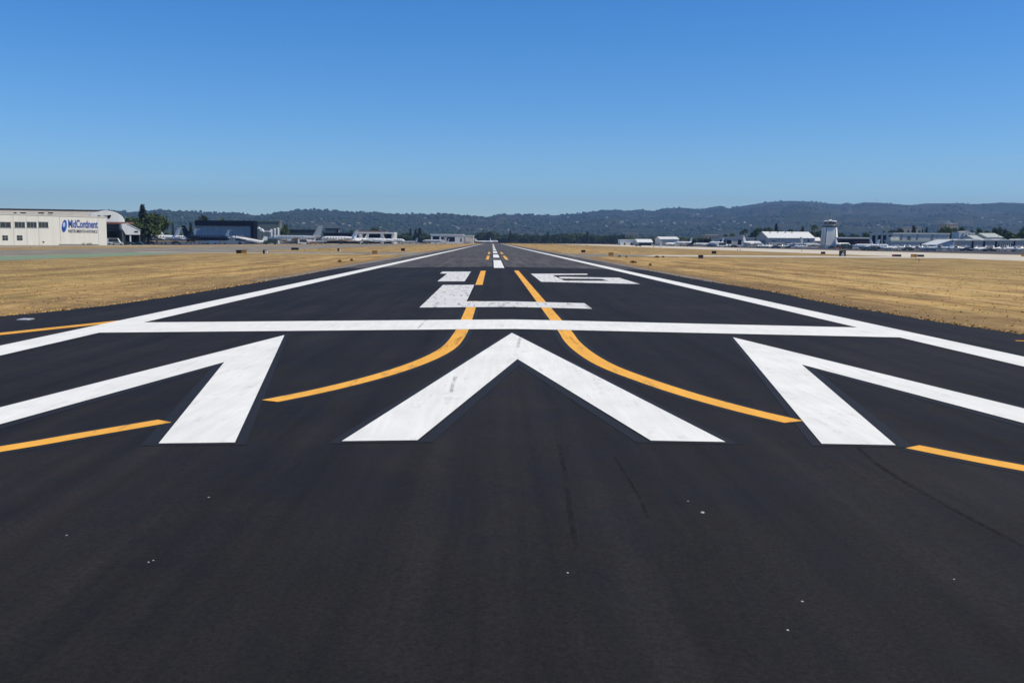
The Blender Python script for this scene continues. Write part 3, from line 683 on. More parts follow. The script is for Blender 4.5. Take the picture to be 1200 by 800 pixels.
for xa in (96, 101.5, 104.5, 50):
    B.panel('wall_vent', dark, (xa, 285 if xa > 60 else 282.8), (xa + (3 if xa > 60 else 1.6), 287 if xa > 60 else 284), -.25, -.003)
(xl, zl) = B.loc(69, 287); B.box('base_pipe', mat('pipe', (.5, .48, .42), .8), xl, xl + 1 + (B.loc(113, 287)[0] - xl), -.3, -.1, .3, .55)
bluem = mat('sign_blue', (.010, .055, .32), .5, var=.03); navym = mat('sign_navy', (.03, .04, .09), .5, var=.03)
def text_on(Bd, txt, pa, pb, m, name, bold=.02, shear=0, parent=None, d=-.05):
    """text stretched on the front plane between baseline-left pixel pa and cap-height-right pixel pb"""
    (xa, za), (xb, zb) = Bd.loc(*pa), Bd.loc(*pb)
    cu = bpy.data.curves.new(name, 'FONT'); cu.body = txt; cu.extrude = .03; cu.offset = bold; cu.shear = shear; cu.resolution_u = 3
    t = bpy.data.objects.new('t', cu); COL.objects.link(t); dg = bpy.context.evaluated_depsgraph_get(); dg.update()
    me = bpy.data.meshes.new_from_object(t.evaluated_get(dg)); bpy.data.objects.remove(t)
    xs_ = [v.co.x for v in me.vertices]; ys_ = [v.co.y for v in me.vertices]; x0_, x1_, y0_, y1_ = min(xs_), max(xs_), min(ys_), max(ys_)
    for v in me.vertices:
        X_ = xa + (v.co.x - x0_) / (x1_ - x0_) * (xb - xa); Z_ = za + (v.co.y - y0_) / (y1_ - y0_) * (zb - za); v.co = (X_, d - v.co.z, Z_)
    me.materials.clear(); me.materials.append(m); o = bpy.data.objects.new(name, me); COL.objects.link(o); o.parent = parent or Bd.o; return o
text_on(B, 'MidContinent', (80.2, 267.0), (114.2, 258.3), bluem, 'sign_lettering', .022)
text_on(B, 'INSTRUMENTS+AVIONICS', (80.2, 272.7), (114.0, 269.6), navym, 'sign_lettering', .008)
(lx0, lz0), (lx1, lz1) = B.loc(71.3, 272), B.loc(79.3, 257.8); cx_, cz_ = (lx0 + lx1) / 2, (lz0 + lz1) / 2; rw, rh = (lx1 - lx0) / 2 * .86, (lz1 - lz0) / 2
def ell(sx, sz, ox=0, oz=0, n=28): return [(cx_ + ox + sx * math.cos(t) * .78 + sz * math.sin(t) * .28 * rw / rh, cz_ + oz + sz * math.sin(t)) for t in [2 * math.pi * i / n for i in range(n)]]
lg = MB().prism(ell(rw, rh), -.08, -.03).build('sign_emblem', bluem, B.o)
MB().prism(ell(rw * .42, rh * .42, -rw * .12, rh * .22), -.11, -.085).build('emblem_highlight', mat('emblem_pale_blue', (.45, .55, .75), .5), lg)
MB().prism(ell(rw * .35, rh * .8, rw * .42, -rh * .02, 20), -.105, -.083).build('emblem_swoosh', mat('emblem_mid_blue', (.02, .12, .5), .5), lg)
# --- barrel roof behind
B2 = Bld('barrel_roof_hangar', 'long low hangar whose beige roof shows above the cream building', 'building', 116, 452, R(17.6))
lw2 = 140; zr = B2.loc(60, 246.6)[1]; zl2 = B2.loc(60, 250)[1]
arc = [(y_, zl2 - 2 + (zr - zl2 + 2) * math.sin(math.pi * (y_ + 4) / 38)) for y_ in np.linspace(-4, 34, 13)]
MB().prism([(0, 0)] + [(max(a, 0), b_) for a, b_ in arc[1:-1]] + [(30, 0)], -lw2, 0, 'x').build('wall', beigeroof, B2.o)
MB().prism([(a, b_ + .12) for a, b_ in arc] + [(a, b_ - .1) for a, b_ in arc[::-1]], -lw2, .3, 'x').build('roof', beigeroof, B2.o, smooth=True)
MB().box(-lw2, 0, 12, 16, zr - .1, zr + .9).build('ridge_vent', mat('dark_ridge', (.05, .05, .06), .8), B2.o)
for xa, xb in ((16.5, 19), (24, 30), (45, 51.5), (56.5, 62)):
    (xl, za), (xr, zb) = B2.loc(xa, 248.9), B2.loc(xb, 250.2)
    B2.box('roof_unit', dark, xl, xr, -1.0, 1.0, zb, za)
(xl, za) = B2.loc(81, 244); B2.box('roof_unit', dark, xl - .5, xl + .7, 12.5, 14, zr + .9, za - .2)
# --- arched hangar
B3 = Bld('arched_hangar', 'white arch fronted hangar with its door open, right of the cream building', 'hangar', 126, 440, R(28))
xL = B3.loc(103.5, 262)[0]; xR = B3.loc(146.5, 262)[0]; xm = (xL + xR) / 2; hs = (xR - xL) / 2; zt = B3.loc(126, 247.5)[1]; zs = B3.loc(146, 260.5)[1]
arch = [(xm + hs * math.cos(t), zs + (zt - zs) * math.sin(t)) for t in np.linspace(0, math.pi, 21)]
xa_, xb_ = B3.loc(107, 262)[0], B3.loc(143, 262)[0]
MB().prism(arch, 0, .4).build('gable', white_wall, B3.o)
MB().prism([(a, b_ + .25) for a, b_ in arch] + [(a, b_ - .25) for a, b_ in arch[::-1]], .42, 46).build('roof', whiteroof, B3.o, smooth=True)
wl = MB(); wl.box(xL, xa_, 0, 46, 0, zs - .01); wl.box(xb_, xR, 0, 46, 0, zs - .01); wl.box(xa_, xb_, 45.5, 46, 0, zs); wl.build('wall', white_wall, B3.o)
MB().box(xL - .2, xR + 3.5, -.25, -.01, zs - .75, zs + .1).build('door_lintel', red_trim, B3.o)
dz0 = B3.loc(135, 271)[1]; d_ = MB()
for k in range(3): d_.box(xa_ + .1, xb_ - .1, 2 + k, 2.4 + k, zs - 1.6 - 1.3 * k, zs - .8 - 1.1 * k)
d_.build('folding_door', mat('grey_blue_door', (.06, .075, .095), .5), B3.o)
MB().box(B3.loc(114.5, 254)[0], B3.loc(118, 254)[0], -.12, -.01, B3.loc(0 + 118, 254)[1], B3.loc(118, 252.7)[1]).build('gable_lettering', dark, B3.o)
em = MB(); ex0, ez0 = B3.loc(121, 254.6); ex1, ez1 = B3.loc(130.5, 252.2); ecx, ecz = (ex0 + ex1) / 2, (ez0 + ez1) / 2
em.prism([(ex0, ez1 - .2), (ecx - .4, ecz + .2), (ecx + 1, ez1 + .1), (ex1, ez1), (ex1 - .6, ez0 - .3), (ecx + .2, ez0 - .7), (ecx, ecz - .2)], -.12, -.01); em.build('gable_emblem', dark, B3.o)
B4 = Bld('lean_to', 'white shed with a steeply sloping roof attached right of the arched hangar', 'shed', 143, 436, R(28))
x1_, z1_ = B4.loc(143.5, 262.3); x2_, z2_ = B4.loc(149, 262.3); x3_, z3_ = B4.loc(164.2, 270); _, z4_ = B4.loc(150, 275); 
MB().prism([(0.1, z4_ + 3), (x2_ * .7, z4_), (x3_, z4_), (x3_, z3_), (x2_, z2_), (0.1, z1_)], 0, 18).build('wall', white_wall, B4.o)
MB().prism([(x2_, z2_ + .02), (x3_ + .3, z3_ - .05), (x3_ + .3, z3_ + .2), (x2_, z2_ + .3)], -.2, 18.2).build('roof', whiteroof, B4.o)
B4.panel('window', glass, (157.2, 270.6), (161.8, 272.7)); 
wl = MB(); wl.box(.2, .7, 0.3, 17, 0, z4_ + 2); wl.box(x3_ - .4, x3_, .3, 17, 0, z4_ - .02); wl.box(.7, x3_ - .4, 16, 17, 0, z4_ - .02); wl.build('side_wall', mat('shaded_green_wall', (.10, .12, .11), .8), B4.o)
wl = MB(); wl.box(x3_ * .42, x3_ * .5, .3, .9, 0, z4_); wl.build('post', white_wall, B4.o)

# --- helper for plain hangars
def hangar(name, label, p0, p1, ytop, Y, depth, wall, roof, roofh=.5, cat='hangar', overhang=.4, ridge=None, rot=0, group=None):
    """box hangar with front between columns p0..p1; ridge='x'/'y' adds a gable of height roofh"""
    b_ = Bld(name, label, cat, (p0 + p1) / 2, Y, rot, group)
    xa = b_.loc(p0, 285)[0]; xb = b_.loc(p1, 285)[0]; h = b_.loc((p0 + p1) / 2, ytop)[1]
    b_.xa, b_.xb, b_.h = xa, xb, h
    ov = overhang
    if ridge is None:
        MB().box(xa, xb, 0, depth, 0, h).build('wall', wall, b_.o); MB().box(xa - ov, xb + ov, -ov, depth + ov, h + .003, h + roofh).build('roof', roof, b_.o)
    elif ridge == 'x':
        MB().prism([(0, 0), (depth, 0), (depth, h), (depth / 2, h + roofh), (0, h)], xa, xb, 'x').build('wall', wall, b_.o)
        MB().prism([(-ov, h - .1), (depth / 2, h + roofh + .03), (depth + ov, h - .1), (depth + ov, h + .15), (depth / 2, h + roofh + .3), (-ov, h + .15)], xa - ov, xb + ov, 'x').build('roof', roof, b_.o)
    else:
        xm_ = (xa + xb) / 2
        MB().prism([(xa, 0), (xb, 0), (xb, h), (xm_, h + roofh), (xa, h)], 0, depth).build('wall', wall, b_.o)
        MB().prism([(xa - ov, h - .1), (xm_, h + roofh + .03), (xb + ov, h - .1), (xb + ov, h + .15), (xm_, h + roofh + .3), (xa - ov, h + .15)], -ov, depth).build('roof', roof, b_.o)
    return b_
# black hangar
b_ = Bld('black_hangar', 'big black hangar with a deep dark fascia over a grey door', 'hangar', 265, 690)
xa, zt_ = b_.loc(228, 258.2); xb, _ = b_.loc(297, 258.2); _, zf = b_.loc(260, 264.6); xc_, _ = b_.loc(293.5, 265)
MB().box(xa, xb, 0, 12, zf, zt_).build('fascia', black_clad, b_.o); MB().box(xc_, xb, .01, 12, 0, zf - .003).build('end_pier', black_clad, b_.o)
MB().box(xa + .5, xc_ - .01, 1.2, 11.5, 0, zf - .004).build('hangar_door', bluegrey, b_.o)
g = MB()
for k in range(1, 9): xx = xa + (xc_ - xa) * k / 9; g.box(xx - .08, xx + .08, 1.1, 1.19, .1, zf - .1)
g.build('door_rib', mat('door_rib', (.16, .18, .2), .6), b_.o)
# low dark stair roof bits left of jets
hangar('office_block', 'low sage green office block between the black hangar and the white tanks', 302, 328, 259.8, 800, 9, mat('sage_wall', (.16, .18, .15), .8), mat('sage_roof', (.19, .21, .17), .8), 1.0, 'building')
for i, (xa, xb, yt_) in enumerate(((316.6, 319.6, 268.6), (320.8, 323.5, 267.6), (324.8, 327.4, 266.8))):
    Y = 690; X = at((xa + xb) / 2, Y); r_ = (xb - xa) / 2 / FPX * Y; h = zat(xa, yt_, Y) - GZ
    t = thing('storage_tank', ('shortest', 'middle', 'tallest')[i] + ' of the three upright white tanks beside the dark tree', 'tank', (X, Y, GZ), group='upright white tanks')
    MB().tube((0, 0, 0), (0, 0, h - r_ * .4), r_, r_, 18).build('tank_body', white_wall, t, smooth=True); MB().tube((0, 0, h - r_ * .39), (0, 0, h), r_, r_ * .3, 18).build('tank_top', white_wall, t, smooth=True)
    MB().box(r_ * .9, r_ + .5, -.2, .2, 0, h - .5).build('ladder', metal, t)
for i, (xa, xb, yt_) in enumerate(((302, 304.5, 266), (304.8, 308.8, 267.8), (310, 316, 270))):
    Y = 680; X = at((xa + xb) / 2, Y); w_ = (xb - xa) / 2 / FPX * Y; h = zat(xa, yt_, Y) - GZ
    t = thing('canopy_tent', ('narrow peaked', 'sloping', 'wide low')[i] + ' white awning beside the black hangar pier', 'awning', (X, Y, GZ), group='white awnings')
    MB().prism([(-w_, h - (1.5, 1.8, 1)[i]), (w_, h - (1.5, 2.4, 1.1)[i]), (w_, h - (1, 1.7, .1)[i]), (-w_ * .2, h), (-w_, h - .2)], 0, 4).build('canopy', white_wall, t)
    for sx in (-1, 1): MB().box(sx * w_ * .9 - .08, sx * w_ * .9 + .08, .2, .4, 0, h - 1.6).build('post', metal, t)
hangar('dark_shed', 'long low dark shed behind the silver jet', 336, 372, 270, 830, 20, mat('dark_green_wall', (.05, .065, .055), .8), dark, .6, 'shed')
b_ = hangar('dark_frame_hangar', 'dark roofed open hangar right of the dark blue jet tail', 381.5, 396, 268.8, 900, 10, mat('grey_green_wall', (.17, .18, .17), .8), dark, .9)
b_.box('column', black_clad, b_.xb - 1, b_.xb + .6, -.5, 0, 0, b_.h)
hangar('dark_long_hangar', 'long low black hangar front behind the parked white jets', 379, 418, 273.6, 850, 22, black_clad, mat('dark_roof', (.04, .04, .05), .7), .8)
# white canopy hangar 418-462
b_ = Bld('canopy_hangar', 'white flat roofed canopy hangar with a black opening behind the white jets', 'hangar', 440, 930)
xa, zt_ = b_.loc(417.5, 271.8); xb, _ = b_.loc(462, 272); _, z1_ = b_.loc(440, 273.8)
MB().box(xa, xb, 0, 28, z1_, zt_).build('roof', whiteroof, b_.o); MB().box(xa, xb, 26, 27, 0, z1_ - .01).build('back_wall', dark, b_.o)
for a, c_ in ((417.5, 424.5), (446, 449.5), (459, 462)): b_.box('wall', palegrey, b_.loc(a, 280)[0], b_.loc(c_, 280)[0], .1, 27, 0, z1_ - .004)
MB().box(xa - 1, b_.loc(452, 270)[0], 8, 20, zt_ + .01, zt_ + 1.2).build('roof_monitor', mat('roof_rust', (.18, .10, .09), .8), b_.o)
# white hangar 503-555
b_ = Bld('white_hangar', 'long white hangar near the far end of the runway, left side', 'hangar', 530, 1120)
xa, zt_ = b_.loc(505, 275.1); xb, _ = b_.loc(555, 276); xk, _ = b_.loc(535, 275); xe, zt2 = b_.loc(543, 276.5)
MB().box(xa, xe, 0, 30, 0, zt_).build('wall', white_wall, b_.o); MB().box(xa - .5, xe + .5, -.5, 30.5, zt_ + .003, zt_ + .9).build('roof', whiteroof, b_.o)
MB().box(xe + .01, xb, .5, 30, 0, zt2).build('wall', mat('cream_panel', (.60, .59, .50), .8), b_.o); MB().box(xe + .6, xb + .5, 0, 30.5, zt2 + .003, zt2 + .8).build('roof', whiteroof, b_.o)
for a, c_, t_ in ((507, 515, 276.8), (517, 533, 277.5), (539.5, 541, 279), (545.3, 552, 278)): b_.panel('hangar_door', dark if c_ < 544 else palegrey, (a, t_), (c_, 283.3), -.06 if c_ < 544 else -.1, (-.003 if c_ < 544 else .497))
# mid-right low whites
b_ = hangar('low_white_building', 'low white long building left of the grey roofed hangar', 727, 744.5, 281.2, 1020, 18, white_wall, whiteroof, .6, 'building')
b_.panel('door', dark, (731, 284.5), (733, 287)); b_.panel('door', dark, (739, 284.5), (741.5, 287.5))
b_ = hangar('grey_roof_hangar', 'grey walled hangar with a white pitched roof right of the low white building', 747, 765, 284, 1000, 26, palegrey, whiteroof, 3.2, ridge='x')
b_.panel('hangar_door', dark, (748.5, 284.8), (763, 288), -.06, -.003)
b_ = hangar('small_white_roof_hangar', 'hangar with a bright white roof at the left end of the right ramp', 773.5, 795.5, 280.3, 860, 26, palegrey, whiteroof, 2.0, ridge='x')
b_.panel('hangar_door', mat('door_grey', (.3, .3, .32), .7), (776, 282), (790, 288), -.06, -.003)
# long purple shed
b_ = hangar('long_shed', 'long purple grey shed with dark doors left of the gabled hangar', 842, 884, 279.4, 780, 26, greywall, mat('shed_roof', (.30, .30, .33), .7), 1.0, 'shed')
for a, c_, t_ in ((843.5, 850.5, 281), (851.5, 857, 281.2), (864.8, 868.8, 281), (871, 875.4, 280.9), (871, 875.4, 285)):
    b_.panel('shed_door', dark, (a, t_), (c_, 286.5 if t_ < 281.05 and c_ < 870 else (282.8 if t_ < 283 and c_ > 870 else 286.5)), -.06, -.003)
# gabled hangar
GY = 640; b_ = Bld('gabled_hangar', 'large hangar with a bright white roof and grey gable left of the control tower', 'hangar', 900.5, GY)
xa = 0; xb, ze = b_.loc(955, 279.2); _, zr_ = b_.loc(895, 272); dp = 30; zr_ = zat(894.5, 271.8, GY + 15) - GZ
MB().prism([(0, 0), (dp, 0), (dp, ze), (dp / 2, zr_), (0, ze)], xa, xb, 'x').build('wall', greywall, b_.o)
MB().prism([(-.5, ze - .15), (dp / 2, zr_ + .03), (dp + .5, ze - .15), (dp + .5, ze + .1), (dp / 2, zr_ + .3), (-.5, ze + .1)], xa - .6, xb + .4, 'x').build('roof', whiteroof, b_.o)
for pp in (908, 917, 926, 934): b_.box('roof_vent', mat('vent', (.45, .43, .38), .7), b_.loc(pp, 280)[0], b_.loc(pp + .9, 280)[0], 11.5, 12.5, ze + (zr_ - ze) * .7, ze + (zr_ - ze) * .7 + 1.6)
b_.panel('hangar_door', dark, (920, 284.2), (926.5, 290.3), -.08, -.003); b_.panel('hangar_door', mat('brown_door', (.12, .08, .07), .8), (943.5, 280.8), (948.5, 283.5), -.08, -.003)
b_.panel('window', glass, (904.5, 282), (909, 283.2), -.05, -.003); b_.panel('window', glass, (911, 286), (917, 289), -.05, -.003)
MB().box(-.08, -.003, 8, 22, 1, ze * .8).build('side_door', mat('side_door', (.2, .2, .22), .7), b_.o)
b_ = hangar('pale_annex', 'small pale shed between the gabled hangar and the control tower', 955.5, 963, 282.5, 670, 14, palegrey, whiteroof, 2.4, 'shed', ridge='x')

# --- control tower
TY = 650; tw = thing('control_tower', 'white control tower with tapering faceted shaft and glass cab on top', 'control tower', (at(971.5, TY), TY, GZ), 0)
def Zt(py): return zat(971, py, TY) - GZ
mpp = TY / FPX
def octa(r, z, cf=.66, rot=0.0): # square with broad faces and cut corners, rotated
    pts = [(-cf, -1), (cf, -1), (1, -cf), (1, cf), (cf, 1), (-cf, 1), (-1, cf), (-1, -cf)]
    c_, s_ = math.cos(rot), math.sin(rot); return [((x * c_ - y * s_) * r, (x * s_ + y * c_) * r, z) for x, y in pts]
TR = R(-9)
r0, r1 = 10.0 * mpp, 7.6 * mpp; zb1, zt1 = 0, Zt(266.5)
MB().loft([octa(r0 * .95, 0, .66, TR), octa(r1 * .94, zt1, .66, TR)]).build('shaft_core', mat('tower_groove', (.07, .08, .10), .7), tw)
face_w = mat('tower_white_panel', (.80, .76, .68), .7, var=.04, scale=.3, streak=True)
for k in range(8):      # four broad and four corner panels stand proud of the dark core, with narrow grooves between
    qa, qb = octa(r0 * 1.0, .2, .66, TR), octa(r1, zt1, .66, TR)
    ia, ib = k, (k + 1) % 8; fr = .045 if k % 2 == 0 else .12
    def lp(p_, q_, t_, inn): return tuple(p_[i_] + (q_[i_] - p_[i_]) * t_ if i_ == 2 else (p_[i_] + (q_[i_] - p_[i_]) * t_) * inn for i_ in range(3))
    A_ = [lp(qa[ia], qa[ib], fr, 1), lp(qa[ia], qa[ib], 1 - fr, 1), lp(qa[ia], qa[ib], 1 - fr, .9), lp(qa[ia], qa[ib], fr, .9)]
    B_ = [lp(qb[ia], qb[ib], fr, 1), lp(qb[ia], qb[ib], 1 - fr, 1), lp(qb[ia], qb[ib], 1 - fr, .9), lp(qb[ia], qb[ib], fr, .9)]
    MB().loft([A_, B_]).build('shaft_panel', face_w, tw)
base_b = mat('tower_base', (.33, .38, .42), .6, var=.08)
MB().loft([octa(r0 * 1.04, .0, .66, TR), octa(r0 * 1.01, Zt(287), .66, TR)]).build('tower_base', base_b, tw)
MB().loft([octa(r1 + .1, zt1 - .1, .6, TR), octa(r1 + .5, zt1 + .6, .6, TR), octa(r1 + .5, zt1 + 1.2, .6, TR)]).build('balcony', mat('balcony_dark', (.10, .11, .12), .7), tw)
rl = MB()
for k in range(8):
    q = octa(r1 + .35, zt1 + 1.2, .6, TR); p_, n_ = q[k], q[(k + 1) % 8]; rl.tube(p_, (p_[0], p_[1], p_[2] + 1.1), .06, n=5); rl.tube((p_[0], p_[1], p_[2] + 1.1), (n_[0], n_[1], n_[2] + 1.1), .06, n=5)
rl.build('railing', metal, tw)
def ring(r, z, n=12): return [(r * math.cos(2 * math.pi * i / n), r * math.sin(2 * math.pi * i / n), z) for i in range(n)]
rc = 6.2 * mpp
MB().loft([ring(rc * .98, zt1 + 1.21), ring(rc * 1.02, Zt(263.4))]).build('cab_base', palegrey, tw)
cg = MB().loft([ring(rc * .98, Zt(263.4) + .01), ring(rc * 1.14, Zt(260.0))]).build('cab_windows', glass, tw)
ml = MB()
for k in range(12):
    a_ = 2 * math.pi * k / 12; ml.tube((rc * .995 * math.cos(a_), rc * .995 * math.sin(a_), Zt(263.4)), (rc * 1.15 * math.cos(a_), rc * 1.15 * math.sin(a_), Zt(260)), .12, n=5)
ml.build('mullion', metal, cg)
MB().loft([ring(rc * 1.22, Zt(260.0) + .01), ring(rc * 1.22, Zt(258.9)), ring(rc * 1.0, Zt(258.5))]).build('cab_roof', whiteroof, tw)
bc = MB(); bc.tube((0, 0, Zt(258.5)), (0, 0, Zt(257.2)), 1.2, .9); bc.build('roof_drum', whiteroof, tw)
MB().tube((0, 0, Zt(257.2)), (0, 0, Zt(256.4)), .5, .4).build('beacon', mat('beacon_red', (.35, .09, .05), .5), tw)
for pp, yt_ in ((964.5, 252), (968.5, 251), (973, 249), (975.2, 251.5)):
    x_ = (pp - 971.5) * mpp; MB().tube((x_, random.uniform(-2, 2), Zt(258.6)), (x_, random.uniform(-2, 2), Zt(yt_)), .09, .05, 5).build('antenna', metal, tw)

# right of tower
b_ = hangar('maroon_hangar', 'low maroon hangar with a white roof strip right of the control tower', 983, 1018, 279.6, 640, 25, maroon, whiteroof, .9)
b_.panel('hangar_door', dark, (986, 282), (1000, 290), -.06, -.003); b_.panel('hangar_door', mat('maroon_door', (.045, .022, .025), .7), (1001.5, 282), (1016, 290), -.06, -.003)
b_ = hangar('long_pale_hangar', 'long pale hangar with dark ribs on its left wall, below the dark trees', 1046.5, 1112, 274.6, 590, 37, palegrey, mat('pale_cream_roof', (.62, .61, .54), .6), .9)
for d0, d1 in ((3, 5), (11, 13.4), (19, 21.6), (28, 31)): b_.box('rib', dark, b_.xa - .9, b_.xa - .003, d0, d1, 0, b_.h * .93)
b_.panel('hangar_door', mat('grey_door', (.14, .14, .16), .7), (1063.5, 277), (1067, 282.5), -.06, -.003)
for pp in (1056, 1074.5, 1092): b_.panel('downpipe', mat('downpipe', (.2, .2, .22), .7), (pp, 274.8), (pp + .7, 288), -.2, -.003)
b_ = hangar('green_roof_shed', 'low grey shed with a pale green roof in front of the long pale hangar', 1044.5, 1092, 283.4, 500, 8, greywall, mat('pale_green_roof', (.50, .54, .46), .6), .9, 'shed')
b_.box('penthouse', palegrey, b_.loc(1045.5, 280)[0], b_.loc(1055.5, 280)[0], 2, 7, b_.h + .91, b_.h + 2.6); b_.panel('door', dark, (1078, 285), (1079.3, 291), -.06, -.003)
# white slanted roof shed
b_ = Bld('slanted_roof_hangar', 'grey hangar with a brilliant white sloping roof', 'hangar', 1102, 436)
(xe_, z_e), (xp_, z_p), (xr_, z_r) = b_.loc(1096.5, 287.0), b_.loc(1115.5, 281.2), b_.loc(1118.6, 282)
MB().prism([(xe_ + .4, 0), (xr_, 0), (xr_, z_r), (xp_, z_p - .15), (xe_ + .4, z_e - .1)], 0, 15).build('wall', mat('blue_grey_wall', (.42, .45, .48), .7), b_.o)
MB().prism([(xe_, z_e - .1), (xp_, z_p), (xr_ + .2, z_r), (xr_ + .2, z_r + .2), (xp_, z_p + .22), (xe_, z_e + .12)], -.5, 15.5).build('roof', whiteroof, b_.o)
# low row of box hangars at right
ROW = [(1119, 1139.3, 'first box hangar of the low row, touching the slanted roof hangar'), (1141, 1152.4, 'second box hangar of the low row from the slanted roof hangar'), (1154.6, 1166.6, 'third box hangar of the low row from the slanted roof hangar'), (1168.6, 1188.5, 'open fronted box hangar of the low row with small windows and posts'), (1190, 1216, 'rightmost box hangar of the low row at the edge of view')]
rowwall = mat('mauve_grey_siding', (.51, .44, .40), .75, var=.1, scale=.6, streak=True)
for i, (a, c_, lab) in enumerate(ROW):
    b_ = hangar('box_hangar', lab, a, c_, 282.6 - i * .05, 440, 20, rowwall, mat('row_roof', (.34, .35, .34), .7), .5, group='low row of box hangars')
    b_.o['label'] = lab
    xm_ = (b_.xa + b_.xb) / 2; MB().prism([(xm_ - 2.6, b_.h + .503), (xm_ + 2.6, b_.h + .503), (xm_ + 1.2, b_.h + .95), (xm_ - 1.2, b_.h + .95)], 2, 12).build('roof_skylight', whiteroof, b_.o)
    if i == 3:
        b_.panel('hangar_door', mat('open_front', (.10, .10, .12), .8), (a + 1.5, 285), (c_ - 2, 289.5), -.05, -.003)
        for k in range(6): pp = a + 3 + k * 2.4; b_.panel('post', palegrey, (pp, 285), (pp + .5, 289.5), -.2, -.052)
    else: b_.panel('hangar_door', mat('mauve_door', (.46, .39, .36), .7), (a + 1, 284.6), (c_ - 1, 293), -.06, -.003)
    if i: b_.box('gap_shade', dark, b_.xa - .9, b_.xa - .41, -.3, .2, 0, b_.h)  # black strip standing in for the shade in the gap between hangars
# buildings behind
b_ = Bld('arched_house', 'small white stucco house with arched windows above the hangar row', 'house', 1134, 560)
xa, zt_ = b_.loc(1129.5, 272.5); xb, _ = b_.loc(1143, 272.5); xl, zl_ = b_.loc(1125, 271.8)
MB().box(xa, xb, 0, 12, 0, zt_).build('wall', mat('white_stucco', (.62, .62, .58), .8), b_.o); MB().box(xl, xa - .01, 1, 10, 0, zl_).build('wing', mat('white_stucco', (.62, .62, .58), .8), b_.o)
MB().prism([(xa + .5, zt_ + .003), (xb - 2, zt_ + .003), ((xa + xb) / 2 - .5, zt_ + 1)], 0, 12).build('roof', mat('house_roof', (.40, .40, .38), .8), b_.o)
for pp in (1131.2, 1135, 1138.5, 1141): b_.panel('window', glass, (pp, 275 if pp != 1135 else 274.4), (pp + 1.7, 278), -.06, -.003)
for i, (a, c_, yt_, lab) in enumerate(((1143, 1152.5, 277.5, 'left pale grey pitched roof between the arched house and the hangar row'), (1157, 1174.5, 275, 'wide pale green pitched roof building below the utility pole'))):
    b_ = hangar('pitched_roof_shed', lab, a, c_, yt_ + 3.5, 500, 18, palegrey, mat('faded_green_roof', (.42, .46, .42), .7), 2.2, 'shed', ridge='x')
for i, (a, c_, yt_, Y, lab) in enumerate(((1054, 1080, 266.3, 2300, 'broad tan building behind the cone shaped tree'), (1108, 1121, 262.8, 1500, 'pale building on the slope above the big dark tree clump'), (826, 841, 275.5, 1500, 'long tan building above the wide dark tree on the right ramp'), (733, 747, 273.6, 1900, 'long pale flat roofed building above the far trees left of the hangars'))):
    b_ = hangar('hillside_building', lab, a, c_, yt_, Y, 30, tanwall, mat('tan_roof', (.55, .50, .42), .8), .8, 'building')
    for k in range(4): b_.box('window', dark, b_.xa + (b_.xb - b_.xa) * (k + .3) / 4, b_.xa + (b_.xb - b_.xa) * (k + .7) / 4, -.05, -.003, b_.h * .7, b_.h * .85)

# ================================================================== POLES
def pole(pxx, ytop, Y, label, cross=False, r=.12):
    h = zat(pxx, ytop, Y) - GZ; t = thing('utility_pole' if cross else 'light_mast', label, 'pole', (at(pxx, Y), Y, GZ))
    MB().tube((0, 0, 0), (0, 0, h), r, r * .6, 7).build('mast', mat('pole_grey', (.12, .11, .10), .8), t)
    if cross:
        MB().box(-1.3, 1.3, -.08, .08, h - .8, h - .6).build('crossarm', mat('pole_grey', (.12, .11, .10), .8), t)
        MB().box(-.8, .8, -.08, .08, h - 1.8, h - 1.6).build('crossarm', mat('pole_grey', (.12, .11, .10), .8), t)
    else: MB().box(-.6, .6, -.25, .25, h - .01, h + .25).build('lamp_head', metal, t)
pole(1130.5, 264, 520, 'utility pole with two crossarms left of the arched house', True)
pole(1169.5, 262, 500, 'utility pole with two crossarms behind the open fronted hangar', True)
pole(1097.5, 265.5, 540, 'thin mast at the right end of the long pale hangar')
pole(746, 270, 1000, 'thin mast between the low white building and the grey roofed hangar')
pole(521.5, 264.5, 1120, 'thin pale mast above the white hangar')
hp = hillpoint(1027, 238); t = thing('radio_mast', 'tall thin radio mast standing on the hill ridge', 'radio mast', hp)
MB().tube((0, 0, -10), (0, 0, 42), 1.0, .4, 6).build('mast', mat('mast_steel', (.2, .2, .22), .6), t); MB().box(-2.5, 2.5, -.6, .6, 30, 31).build('antenna_arm', metal, t)

